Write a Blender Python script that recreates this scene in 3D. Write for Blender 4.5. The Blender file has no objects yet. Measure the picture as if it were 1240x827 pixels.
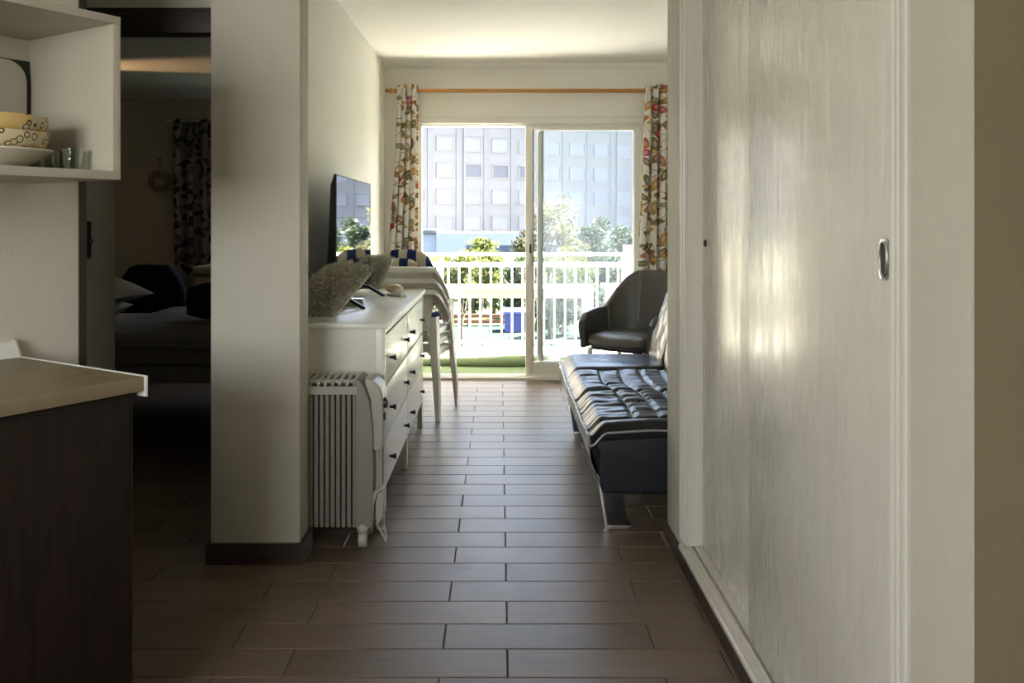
import bpy, bmesh, math, random
from mathutils import Vector, Matrix, noise
R = math.radians
random.seed(7)
SC = bpy.context.scene
COL = SC.collection

# ------------------------------------------------------------------ camera
EYE = 1.22
cam = bpy.data.cameras.new('camera')
cam.sensor_width = 36.0
cam.lens = 1050.0 / 1240.0 * 36.0
cam.shift_x = 15.0 / 1240.0
cam.shift_y = -145.5 / 1240.0
cam.clip_start = 0.05
cam.clip_end = 400
cam_o = bpy.data.objects.new('camera', cam)
cam_o.location = (0, 0, EYE)
cam_o.rotation_euler = (R(90), 0, 0)
COL.objects.link(cam_o)
SC.camera = cam_o

# ------------------------------------------------------------------ sky, sun, exposure
SC.view_settings.view_transform = 'Standard'
SC.view_settings.look = 'None'
SC.view_settings.gamma = 1.0
SC.view_settings.use_curve_mapping = False
SC.view_settings.exposure = 1.45
SC.cycles.use_denoising = True
SC.cycles.max_bounces = 14
SC.cycles.diffuse_bounces = 8
SC.cycles.glossy_bounces = 5
SC.cycles.transparent_max_bounces = 24
SC.cycles.sample_clamp_indirect = 30.0
SC.cycles.caustics_reflective = False
SC.cycles.caustics_refractive = False

SUN_DIR = Vector((0.52, 0.36, 0.74)).normalized()
world = bpy.data.worlds.new('sky')
SC.world = world
world.use_nodes = True
wn = world.node_tree
wn.nodes.clear()
w_out = wn.nodes.new('ShaderNodeOutputWorld')
w_bg = wn.nodes.new('ShaderNodeBackground')
w_sky = wn.nodes.new('ShaderNodeTexSky')
w_sky.sky_type = 'NISHITA'
w_sky.sun_disc = False
w_sky.sun_elevation = math.asin(SUN_DIR.z)
w_sky.sun_rotation = math.atan2(SUN_DIR.x, SUN_DIR.y)
w_sky.dust_density = 3.0
w_sky.ozone_density = 1.0
w_bg.inputs['Strength'].default_value = 0.42
wn.links.new(w_sky.outputs[0], w_bg.inputs[0])
wn.links.new(w_bg.outputs[0], w_out.inputs[0])

sun = bpy.data.lights.new('sun_offscreen', 'SUN')
sun.energy = 45.0
sun.color = (1.0, 0.95, 0.86)
sun.angle = R(0.6)
sun_o = bpy.data.objects.new('sun_offscreen', sun)
sun_o.rotation_euler = SUN_DIR.to_track_quat('Z', 'Y').to_euler()
sun_o.location = (6, 14, 12)
COL.objects.link(sun_o)

# fill light added behind the camera, at an assumed and unseen kitchen window
kwl = bpy.data.lights.new('assumed_kitchen_window_offscreen', 'AREA')
kwl.shape = 'RECTANGLE'
kwl.size, kwl.size_y = 1.70, 1.05
kwl.energy = 30
kwl.color = (1.0, 0.97, 0.90)
kwl_o = bpy.data.objects.new('assumed_kitchen_window_offscreen', kwl)
kwl_o.location = (-1.80, -1.63, 1.525)
kwl_o.rotation_euler = (R(90), 0, 0)
COL.objects.link(kwl_o)


# ------------------------------------------------------------------ materials
def nmat(name):
    m = bpy.data.materials.new(name)
    m.use_nodes = True
    nt = m.node_tree
    nt.nodes.clear()
    out = nt.nodes.new('ShaderNodeOutputMaterial')
    b = nt.nodes.new('ShaderNodeBsdfPrincipled')
    nt.links.new(b.outputs[0], out.inputs[0])
    return m, nt, b, out


def N(nt, kind, **props):
    n = nt.nodes.new(kind)
    ins = props.pop('ins', {})
    for k, v in props.items():
        setattr(n, k, v)
    for k, v in ins.items():
        if hasattr(v, 'is_output'):
            nt.links.new(v, n.inputs[k])
        else:
            n.inputs[k].default_value = v
    return n


def c4(c):
    return (c[0], c[1], c[2], 1.0)


def srgb(r, g, b):
    def f(v):
        v /= 255.0
        return v / 12.92 if v <= 0.04045 else ((v + 0.055) / 1.055) ** 2.4
    return (f(r), f(g), f(b))


def mixc(nt, fac, a, b, blend='MIX'):
    n = nt.nodes.new('ShaderNodeMix')
    n.data_type = 'RGBA'
    n.blend_type = blend
    for sock, v in ((n.inputs[0], fac), (n.inputs[6], a), (n.inputs[7], b)):
        if hasattr(v, 'is_output'):
            nt.links.new(v, sock)
        elif isinstance(v, tuple):
            sock.default_value = c4(v)
        else:
            sock.default_value = v
    return n.outputs[2]


def mth(nt, op, a, b=0.0, c=None):
    n = nt.nodes.new('ShaderNodeMath')
    n.operation = op
    for i, v in enumerate((a, b) if c is None else (a, b, c)):
        if hasattr(v, 'is_output'):
            nt.links.new(v, n.inputs[i])
        else:
            n.inputs[i].default_value = v
    return n.outputs[0]


def mat(name, col, rough=0.5, metal=0.0, spec=0.5, var=0.0, vscale=6.0, stretch=(1, 1, 1),
        bump=0.0, bscale=60.0, bstretch=(1, 1, 1), coat=0.0, col2=None, rvar=0.0, sub=0.0, detail=4.0, ior=1.5):
    """plain paint / plastic / cloth with noise in colour, gloss and relief"""
    m, nt, b, out = nmat(name)
    b.inputs['Roughness'].default_value = rough
    b.inputs['Metallic'].default_value = metal
    b.inputs['Specular IOR Level'].default_value = spec
    b.inputs['IOR'].default_value = ior
    b.inputs['Base Color'].default_value = c4(col)
    if coat:
        b.inputs['Coat Weight'].default_value = coat
        b.inputs['Coat Roughness'].default_value = 0.02
    tc = N(nt, 'ShaderNodeTexCoord')
    if var or col2 or rvar:
        mp = N(nt, 'ShaderNodeMapping', ins={'Vector': tc.outputs['Object'], 'Scale': stretch})
        nz = N(nt, 'ShaderNodeTexNoise', ins={'Vector': mp.outputs[0], 'Scale': vscale, 'Detail': detail, 'Roughness': 0.6})
        rp = N(nt, 'ShaderNodeMapRange', ins={'Value': nz.outputs[0], 'From Min': 0.3, 'From Max': 0.7})
        if col2 is None:
            col2 = tuple(c * (1 - var) for c in col)
        nt.links.new(mixc(nt, rp.outputs[0], col, col2), b.inputs['Base Color'])
        if rvar:
            nt.links.new(mth(nt, 'MULTIPLY_ADD', rp.outputs[0], rvar, rough - rvar / 2), b.inputs['Roughness'])
    if bump:
        mp2 = N(nt, 'ShaderNodeMapping', ins={'Vector': tc.outputs['Object'], 'Scale': bstretch})
        nb = N(nt, 'ShaderNodeTexNoise', ins={'Vector': mp2.outputs[0], 'Scale': bscale, 'Detail': 3.0})
        bp = N(nt, 'ShaderNodeBump', ins={'Height': nb.outputs[0], 'Strength': bump, 'Distance': 0.01})
        nt.links.new(bp.outputs[0], b.inputs['Normal'])
    return m


M = {}
M['wall'] = mat('wall_paint', (0.82, 0.81, 0.765), 0.75, spec=0.25, var=0.05, vscale=1.3, bump=0.10, bscale=180)
M['hallwall'] = mat('hall_wall_paint', (0.63, 0.605, 0.525), 0.7, spec=0.25, var=0.08, vscale=2.0, bump=0.18, bscale=160)
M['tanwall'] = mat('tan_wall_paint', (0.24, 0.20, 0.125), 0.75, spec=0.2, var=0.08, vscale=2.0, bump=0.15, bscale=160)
M['bedwall'] = mat('bedroom_paint', (0.66, 0.625, 0.55), 0.8, spec=0.2, var=0.12, vscale=1.6, bump=0.1, bscale=150)
M['ceil'] = mat('ceiling_paint', (0.88, 0.87, 0.825), 0.8, spec=0.2, var=0.03, vscale=0.8, bump=0.08, bscale=120)
M['grout'] = mat('grout', (0.045, 0.036, 0.03), 0.8, spec=0.2)
M['base'] = mat('skirting_brown', (0.060, 0.040, 0.032), 0.4, spec=0.4, var=0.4, vscale=5, stretch=(1, 1, 12))
M['darkframe'] = mat('dark_brown_frame', (0.035, 0.026, 0.022), 0.5, var=0.3, vscale=4, stretch=(1, 1, 10))
M['jamb'] = mat('jamb_brown_grey', (0.58, 0.54, 0.46), 0.55, var=0.2, vscale=4)
M['alu'] = mat('white_aluminium', (0.80, 0.79, 0.72), 0.35, spec=0.5)
M['alugrey'] = mat('weathered_seal', (0.22, 0.21, 0.18), 0.5)
M['whitelac'] = mat('white_lacquer', (0.80, 0.79, 0.73), 0.32, spec=0.5, var=0.03, vscale=2)
M['whiteplastic'] = mat('white_plastic', (0.82, 0.80, 0.74), 0.35, spec=0.5, var=0.06, vscale=5)
M['rail'] = mat('white_railing_paint', (0.88, 0.87, 0.83), 0.4)
M['black'] = mat('black_paint', (0.012, 0.012, 0.013), 0.4)
M['bladk_knob'] = mat('black_knob', (0.02, 0.02, 0.022), 0.3)
M['tvback'] = mat('tv_back', (0.016, 0.022, 0.03), 0.45)
M['screen'] = mat('tv_screen', (0.010, 0.011, 0.014), 0.02, spec=1.0, coat=1.0, ior=2.2)
M['chrome'] = mat('chrome', (0.75, 0.75, 0.76), 0.18, metal=1.0)
M['leather'] = mat('black_leather', (0.012, 0.013, 0.016), 0.30, spec=0.34, var=0.25, vscale=9, bump=0.05, bscale=220, rvar=0.06)
M['leatherdark'] = mat('black_leather_base', (0.010, 0.012, 0.018), 0.5, spec=0.4, bump=0.15, bscale=200)
M['piping_and_glints'] = mat('grey_piping_and_glints', (0.26, 0.26, 0.27), 0.3, spec=0.6)  # sofa edge piping, also highlights drawn along the seat seams
M['chairgrey'] = mat('taupe_leatherette', (0.066, 0.063, 0.057), 0.42, spec=0.5, var=0.12, vscale=12, bump=0.12, bscale=300)
M['stitch'] = mat('pale_stitch', (0.30, 0.285, 0.26), 0.6)
M['radiator'] = mat('radiator_enamel', (0.27, 0.262, 0.235), 0.4, spec=0.5, var=0.04, vscale=3)
M['radplastic'] = mat('radiator_plastic', (0.46, 0.445, 0.40), 0.35, spec=0.5)
M['recess_shade'] = mat('painted_recess_shade', (0.014, 0.014, 0.014), 0.5)  # near-black colour standing in for shade inside the handle recesses
M['rod'] = mat('varnished_pine', (0.56, 0.27, 0.075), 0.3, spec=0.5, var=0.25, vscale=8, stretch=(0.3, 6, 6))
M['worktop'] = mat('beige_stone_worktop', (0.33, 0.265, 0.165), 0.45, spec=0.4, col2=(0.235, 0.185, 0.115), var=0.3, vscale=14, stretch=(1, 3, 1), detail=8)
M['kitchenwood'] = mat('wenge_door', (0.010, 0.0065, 0.005), 0.45, spec=0.25, col2=(0.026, 0.015, 0.011), var=0.5, vscale=5, stretch=(9, 9, 0.7), detail=8)
M['shelfwhite'] = mat('cabinet_melamine', (0.52, 0.49, 0.41), 0.45, spec=0.35, var=0.04, vscale=3)
M['metaltrim'] = mat('worktop_end_strip', (0.85, 0.86, 0.85), 0.25, metal=0.2)
M['ceramic'] = mat('cream_ceramic', (0.62, 0.58, 0.48), 0.15, spec=0.6)
M['greenboard'] = mat('dark_green_board', (0.02, 0.028, 0.012), 0.6)
M['navy'] = mat('navy_cloth', (0.012, 0.018, 0.034), 0.9, spec=0.1, bump=0.2, bscale=120)
M['pillow'] = mat('pillow_cotton', (0.50, 0.46, 0.38), 0.9, spec=0.1, var=0.15, vscale=20)
M['duvet'] = mat('grey_bedspread', (0.27, 0.265, 0.25), 0.9, spec=0.1, var=0.35, vscale=7, stretch=(1, 3, 1), bump=0.3, bscale=30)
M['bedbase'] = mat('grey_bed_base', (0.24, 0.225, 0.20), 0.9, spec=0.1, bump=0.2, bscale=80)
M['nightstand'] = mat('cream_nightstand', (0.40, 0.375, 0.32), 0.5)
M['wicker'] = mat('dried_wreath', (0.34, 0.28, 0.20), 0.9, var=0.4, vscale=40)
M['shell'] = mat('seashell', (0.62, 0.47, 0.32), 0.4, col2=(0.80, 0.72, 0.60), vscale=22, var=0.3, bump=0.5, bscale=60)
M['silver'] = mat('silver_box', (0.62, 0.63, 0.64), 0.15, metal=0.9)
M['pile'] = mat('shaggy_pile', (0.25, 0.235, 0.18), 0.95, spec=0.05, col2=(0.74, 0.71, 0.60), vscale=70, var=0.3)
M['pile_pale'] = mat('pale_shaggy_pile', (0.42, 0.41, 0.35), 0.95, spec=0.05, col2=(0.76, 0.75, 0.68), vscale=70, var=0.3)
M['whitecloth'] = mat('white_backing', (0.80, 0.79, 0.75), 0.9, spec=0.1)
# outdoors
M['turf'] = mat('artificial_turf', (0.115, 0.155, 0.085), 0.95, spec=0.05, col2=(0.155, 0.195, 0.115), var=0.4, vscale=60, bump=0.6, bscale=300)
M['tileout'] = mat('balcony_tile', (0.66, 0.62, 0.56), 1.0, spec=0.05, var=0.2, vscale=8)
M['court'] = mat('teal_court', (0.030, 0.045, 0.037), 1.0, spec=0.0, var=0.15, vscale=2)
M['ground'] = mat('garden_ground', (0.09, 0.11, 0.05), 1.0, spec=0.0, var=0.4, vscale=3)
M['redwood'] = mat('orange_wood', (0.26, 0.095, 0.04), 0.7, var=0.3, vscale=9)
M['bluebox'] = mat('blue_panel', (0.07, 0.09, 0.30), 0.6, var=0.1, vscale=4)
M['facade'] = mat('facade_render', (0.262, 0.257, 0.257), 0.85, spec=0.2, var=0.05, vscale=0.25)
M['facadeband'] = mat('facade_band', (0.240, 0.238, 0.245), 0.85, spec=0.2, var=0.05, vscale=0.3)
M['podium'] = mat('podium_render', (0.66, 0.64, 0.62), 0.85, spec=0.2, var=0.05, vscale=0.25)
M['winframe'] = mat('window_surround', (0.270, 0.265, 0.262), 0.7)
M['bark'] = mat('bark', (0.14, 0.10, 0.07), 0.95, var=0.4, vscale=12)


def blind(name, a, b):
    m, nt, bs, out = nmat(name)
    tc = N(nt, 'ShaderNodeTexCoord')
    wv = N(nt, 'ShaderNodeTexWave', bands_direction='Z', ins={'Vector': tc.outputs['Object'], 'Scale': 1.6, 'Distortion': 0.4, 'Detail': 1.0})
    nt.links.new(mixc(nt, wv.outputs[1], a, b), bs.inputs['Base Color'])
    bs.inputs['Roughness'].default_value = 0.6
    return m


M['blind_pale'] = blind('pale_roller_blind', (0.268, 0.272, 0.292), (0.25, 0.255, 0.28))
M['blind_grey'] = blind('grey_roller_blind', (0.165, 0.17, 0.20), (0.12, 0.125, 0.15))
M['blind_mid'] = blind('mid_roller_blind', (0.245, 0.25, 0.275), (0.215, 0.22, 0.25))


def leafmat(name, a, b, trans=0.35):
    m, nt, bs, out = nmat(name)
    tc = N(nt, 'ShaderNodeTexCoord')
    nz = N(nt, 'ShaderNodeTexNoise', ins={'Vector': tc.outputs['Object'], 'Scale': 4.0, 'Detail': 5.0})
    rp = N(nt, 'ShaderNodeMapRange', ins={'Value': nz.outputs[0], 'From Min': 0.35, 'From Max': 0.65})
    col = mixc(nt, rp.outputs[0], a, b)
    nt.links.new(col, bs.inputs['Base Color'])
    bs.inputs['Roughness'].default_value = 0.6
    bs.inputs['Specular IOR Level'].default_value = 0.25
    tr = N(nt, 'ShaderNodeBsdfTranslucent', ins={'Color': col})
    mx = N(nt, 'ShaderNodeMixShader', ins={0: trans})
    nt.links.new(bs.outputs[0], mx.inputs[1])
    nt.links.new(tr.outputs[0], mx.inputs[2])
    nt.links.new(mx.outputs[0], out.inputs[0])
    return m


M['leaf_yellow'] = leafmat('yellow_green_leaves', (0.13, 0.135, 0.032), (0.08, 0.11, 0.035))
M['leaf_olive'] = leafmat('olive_leaves', (0.13, 0.12, 0.065), (0.08, 0.088, 0.045))
M['leaf_green'] = leafmat('green_leaves', (0.060, 0.082, 0.050), (0.04, 0.058, 0.036))
M['leaf_dark'] = leafmat('dark_hedge_leaves', (0.075, 0.10, 0.05), (0.04, 0.06, 0.03), 0.2)


def plank_material():
    m, nt, b, out = nmat('wood_look_tile')
    tc = N(nt, 'ShaderNodeTexCoord')
    oi = N(nt, 'ShaderNodeObjectInfo')
    off = N(nt, 'ShaderNodeCombineXYZ', ins={0: mth(nt, 'MULTIPLY', oi.outputs['Random'], 37.0), 1: mth(nt, 'MULTIPLY', oi.outputs['Random'], 91.0), 2: 0.0})
    ad = N(nt, 'ShaderNodeVectorMath', operation='ADD', ins={0: tc.outputs['Object'], 1: off.outputs[0]})
    mp = N(nt, 'ShaderNodeMapping', ins={'Vector': ad.outputs[0], 'Scale': (1.4, 16.0, 1.0)})
    n1 = N(nt, 'ShaderNodeTexNoise', ins={'Vector': mp.outputs[0], 'Scale': 3.2, 'Detail': 9.0, 'Roughness': 0.65, 'Distortion': 0.4})
    n2 = N(nt, 'ShaderNodeTexNoise', ins={'Vector': ad.outputs[0], 'Scale': 2.5, 'Detail': 3.0})
    r1 = N(nt, 'ShaderNodeMapRange', ins={'Value': n1.outputs[0], 'From Min': 0.3, 'From Max': 0.7})
    col = mixc(nt, r1.outputs[0], (0.088, 0.059, 0.042), (0.165, 0.113, 0.078))
    r2 = N(nt, 'ShaderNodeMapRange', ins={'Value': n2.outputs[0], 'From Min': 0.35, 'From Max': 0.7, 'To Min': 0.0, 'To Max': 0.35})
    col = mixc(nt, r2.outputs[0], col, (0.20, 0.150, 0.115))
    br = mth(nt, 'MULTIPLY_ADD', oi.outputs['Random'], 0.30, 0.84)
    col = mixc(nt, 1.0, col, N(nt, 'ShaderNodeCombineColor', ins={0: br, 1: br, 2: br}).outputs[0], 'MULTIPLY')
    nt.links.new(col, b.inputs['Base Color'])
    nt.links.new(mth(nt, 'MULTIPLY_ADD', r1.outputs[0], 0.14, 0.33), b.inputs['Roughness'])
    b.inputs['Specular IOR Level'].default_value = 0.5
    bp = N(nt, 'ShaderNodeBump', ins={'Height': n1.outputs[0], 'Strength': 0.12, 'Distance': 0.004})
    nt.links.new(bp.outputs[0], b.inputs['Normal'])
    return m


M['plank'] = plank_material()


def brushed_door():
    m, nt, b, out = nmat('brush_painted_door')
    tc = N(nt, 'ShaderNodeTexCoord')
    mp = N(nt, 'ShaderNodeMapping', ins={'Vector': tc.outputs['Object'], 'Scale': (1.0, 9.0, 0.7)})
    n1 = N(nt, 'ShaderNodeTexNoise', ins={'Vector': mp.outputs[0], 'Scale': 3.0, 'Detail': 8.0, 'Roughness': 0.6, 'Distortion': 0.3})
    n2 = N(nt, 'ShaderNodeTexNoise', ins={'Vector': tc.outputs['Object'], 'Scale': 2.2, 'Detail': 3.0})
    r1 = N(nt, 'ShaderNodeMapRange', ins={'Value': n1.outputs[0], 'From Min': 0.32, 'From Max': 0.68})
    col = mixc(nt, r1.outputs[0], (0.80, 0.785, 0.715), (0.72, 0.70, 0.625))
    r2 = N(nt, 'ShaderNodeMapRange', ins={'Value': n2.outputs[0], 'From Min': 0.5, 'From Max': 0.75, 'To Max': 0.4})
    col = mixc(nt, r2.outputs[0], col, (0.64, 0.615, 0.53))
    nt.links.new(col, b.inputs['Base Color'])
    nt.links.new(mth(nt, 'MULTIPLY_ADD', r1.outputs[0], 0.16, 0.20), b.inputs['Roughness'])
    b.inputs['Specular IOR Level'].default_value = 0.5
    bp = N(nt, 'ShaderNodeBump', ins={'Height': n1.outputs[0], 'Strength': 0.10, 'Distance': 0.004})
    nt.links.new(bp.outputs[0], b.inputs['Normal'])
    return m


M['brushdoor'] = brushed_door()
M['wardframe'] = mat('wardrobe_frame_paint', (0.68, 0.66, 0.60), 0.28, spec=0.5, var=0.12, vscale=5, stretch=(4, 4, 0.5))


def glass_mat():
    m, nt, b, out = nmat('dusty_glass')
    nt.nodes.remove(b)
    tr = N(nt, 'ShaderNodeBsdfTransparent', ins={'Color': (0.93, 0.95, 0.965, 1)})
    gl = N(nt, 'ShaderNodeBsdfGlossy', ins={'Color': (1, 1, 1, 1), 'Roughness': 0.02})
    df = N(nt, 'ShaderNodeBsdfTranslucent', ins={'Color': (0.85, 0.92, 1.0, 1)})
    fr = N(nt, 'ShaderNodeFresnel', ins={'IOR': 1.22})
    tc = N(nt, 'ShaderNodeTexCoord')
    nz = N(nt, 'ShaderNodeTexNoise', ins={'Vector': tc.outputs['Object'], 'Scale': 2.0, 'Detail': 4.0})
    dust = mth(nt, 'MULTIPLY_ADD', nz.outputs[0], 0.03, 0.012)
    m1 = N(nt, 'ShaderNodeMixShader', ins={0: dust})
    nt.links.new(tr.outputs[0], m1.inputs[1])
    nt.links.new(df.outputs[0], m1.inputs[2])
    m2 = N(nt, 'ShaderNodeMixShader', ins={0: fr.outputs[0]})
    nt.links.new(m1.outputs[0], m2.inputs[1])
    nt.links.new(gl.outputs[0], m2.inputs[2])
    nt.links.new(m2.outputs[0], out.inputs[0])
    return m


M['glass'] = glass_mat()


def jar_mat():
    m, nt, b, out = nmat('jar_glass')
    nt.nodes.remove(b)
    tr = N(nt, 'ShaderNodeBsdfTransparent', ins={'Color': (0.86, 0.90, 0.86, 1)})
    gl = N(nt, 'ShaderNodeBsdfGlossy', ins={'Color': (1, 1, 1, 1), 'Roughness': 0.05})
    fr = N(nt, 'ShaderNodeLayerWeight', ins={'Blend': 0.35})
    m2 = N(nt, 'ShaderNodeMixShader', ins={0: fr.outputs[1]})
    nt.links.new(tr.outputs[0], m2.inputs[1])
    nt.links.new(gl.outputs[0], m2.inputs[2])
    nt.links.new(m2.outputs[0], out.inputs[0])
    return m


M['jar'] = jar_mat()


def floral(name, ground, layers, trans=0.25):
    """printed leaves and flowers on cloth: every Voronoi cell holds one turned ellipse"""
    m, nt, b, out = nmat(name)
    uv = N(nt, 'ShaderNodeUVMap')
    col = None
    base = ground
    # thin stems
    nz = N(nt, 'ShaderNodeTexNoise', noise_dimensions='2D', ins={'Vector': uv.outputs[0], 'Scale': 7.0, 'Detail': 1.0, 'Distortion': 0.6})
    st = mth(nt, 'LESS_THAN', mth(nt, 'ABSOLUTE', mth(nt, 'SUBTRACT', nz.outputs[0], 0.5)), 0.012)
    col = mixc(nt, st, base, (0.42, 0.33, 0.20))
    for (scale, a, bb, keep, cols, seed) in layers:
        sh = N(nt, 'ShaderNodeVectorMath', operation='ADD', ins={0: uv.outputs[0], 1: (seed * 1.37, seed * 2.11, 0)})
        vo = N(nt, 'ShaderNodeTexVoronoi', voronoi_dimensions='2D', ins={'Vector': sh.outputs[0], 'Scale': scale, 'Randomness': 0.9})
        df = N(nt, 'ShaderNodeVectorMath', operation='SUBTRACT', ins={0: sh.outputs[0], 1: vo.outputs['Position']})
        # Position comes back in texture space, unscaled
        sp = N(nt, 'ShaderNodeSeparateColor', ins={0: vo.outputs['Color']})
        rt = N(nt, 'ShaderNodeVectorRotate', rotation_type='Z_AXIS', ins={'Vector': df.outputs[0], 'Angle': mth(nt, 'MULTIPLY', sp.outputs[0], 6.283)})
        ml = N(nt, 'ShaderNodeVectorMath', operation='MULTIPLY', ins={0: rt.outputs[0], 1: (1.0 / a, 1.0 / bb, 0.0)})
        ln = N(nt, 'ShaderNodeVectorMath', operation='LENGTH', ins={0: ml.outputs[0]})
        # pointed leaf: narrow the ellipse towards its tips
        msk = mth(nt, 'LESS_THAN', ln.outputs['Value'], 1.0)
        kp = mth(nt, 'LESS_THAN', sp.outputs[1], keep)
        rampc = N(nt, 'ShaderNodeValToRGB')
        rampc.color_ramp.interpolation = 'CONSTANT'
        el = rampc.color_ramp.elements
        while len(el) < len(cols):
            el.new(0.5)
        for i, cc in enumerate(cols):
            el[i].position = i / len(cols)
            el[i].color = c4(cc)
        nt.links.new(sp.outputs[2], rampc.inputs[0])
        inner = mth(nt, 'MULTIPLY', mth(nt, 'LESS_THAN', ln.outputs['Value'], 0.42), 0.35)
        lc = mixc(nt, inner, rampc.outputs[0], base)
        col = mixc(nt, mth(nt, 'MULTIPLY', msk, kp), col, lc)
    nt.links.new(col, b.inputs['Base Color'])
    b.inputs['Roughness'].default_value = 0.9
    b.inputs['Specular IOR Level'].default_value = 0.1
    tr = N(nt, 'ShaderNodeBsdfTranslucent', ins={'Color': col})
    mx = N(nt, 'ShaderNodeMixShader', ins={0: trans})
    nt.links.new(b.outputs[0], mx.inputs[1])
    nt.links.new(tr.outputs[0], mx.inputs[2])
    nt.links.new(mx.outputs[0], out.inputs[0])
    return m


OLIVE, BROWN, RUST, PINK, RED, GOLD = (0.20, 0.185, 0.075), (0.26, 0.15, 0.08), (0.48, 0.17, 0.06), (0.55, 0.12, 0.16), (0.50, 0.05, 0.06), (0.56, 0.32, 0.08)
M['floral'] = floral('floral_curtain_print', (0.78, 0.76, 0.71), [
    (8.0, 0.056, 0.021, 0.85, [OLIVE, BROWN, (0.33, 0.30, 0.16), RUST], 1),
    (7.0, 0.050, 0.020, 0.75, [RUST, GOLD, OLIVE, BROWN], 2),
    (5.5, 0.034, 0.028, 0.60, [PINK, RED, RUST, (0.42, 0.16, 0.26)], 3),
    (11.0, 0.030, 0.012, 0.70, [OLIVE, BROWN, GOLD], 4)])
BLU = (0.035, 0.035, 0.055)
M['floral_blue'] = floral('blue_leaf_curtain_print', (0.40, 0.40, 0.42), [
    (8.5, 0.056, 0.024, 0.85, [BLU, (0.10, 0.10, 0.14), (0.16, 0.16, 0.20)], 5),
    (9.5, 0.045, 0.019, 0.75, [(0.06, 0.06, 0.09), BLU, (0.13, 0.13, 0.17)], 6)], 0.35)


def stripes(name, a, b, width):
    m, nt, bs, out = nmat(name)
    uv = N(nt, 'ShaderNodeUVMap')
    sp = N(nt, 'ShaderNodeSeparateXYZ', ins={0: uv.outputs[0]})
    f = mth(nt, 'GREATER_THAN', mth(nt, 'FRACT', mth(nt, 'DIVIDE', sp.outputs[0], 2 * width)), 0.5)
    nt.links.new(mixc(nt, f, a, b), bs.inputs['Base Color'])
    bs.inputs['Roughness'].default_value = 0.9
    bs.inputs['Specular IOR Level'].default_value = 0.1
    return m


M['stripe'] = stripes('navy_beige_stripes', (0.56, 0.50, 0.40), (0.020, 0.040, 0.13), 0.056)


def painted_bowl():
    m, nt, b, out = nmat('painted_yellow_glaze')
    tc = N(nt, 'ShaderNodeTexCoord')
    vo = N(nt, 'ShaderNodeTexVoronoi', ins={'Vector': tc.outputs['Object'], 'Scale': 46.0})
    ring = mth(nt, 'LESS_THAN', mth(nt, 'ABSOLUTE', mth(nt, 'SUBTRACT', vo.outputs['Distance'], 0.36)), 0.055)
    sp = N(nt, 'ShaderNodeSeparateColor', ins={0: vo.outputs['Color']})
    ring = mth(nt, 'MULTIPLY', ring, mth(nt, 'LESS_THAN', sp.outputs[0], 0.6))
    dot = mth(nt, 'MULTIPLY', mth(nt, 'LESS_THAN', vo.outputs['Distance'], 0.25), mth(nt, 'GREATER_THAN', sp.outputs[0], 0.86))
    nz = N(nt, 'ShaderNodeTexNoise', ins={'Vector': tc.outputs['Object'], 'Scale': 18.0})
    col = mixc(nt, mth(nt, 'GREATER_THAN', nz.outputs[0], 0.5), (0.62, 0.44, 0.17), (0.60, 0.52, 0.33))
    col = mixc(nt, ring, col, (0.02, 0.018, 0.014))
    col = mixc(nt, dot, col, (0.02, 0.03, 0.22))
    nt.links.new(col, b.inputs['Base Color'])
    b.inputs['Roughness'].default_value = 0.2
    return m


M['bowl'] = painted_bowl()


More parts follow.
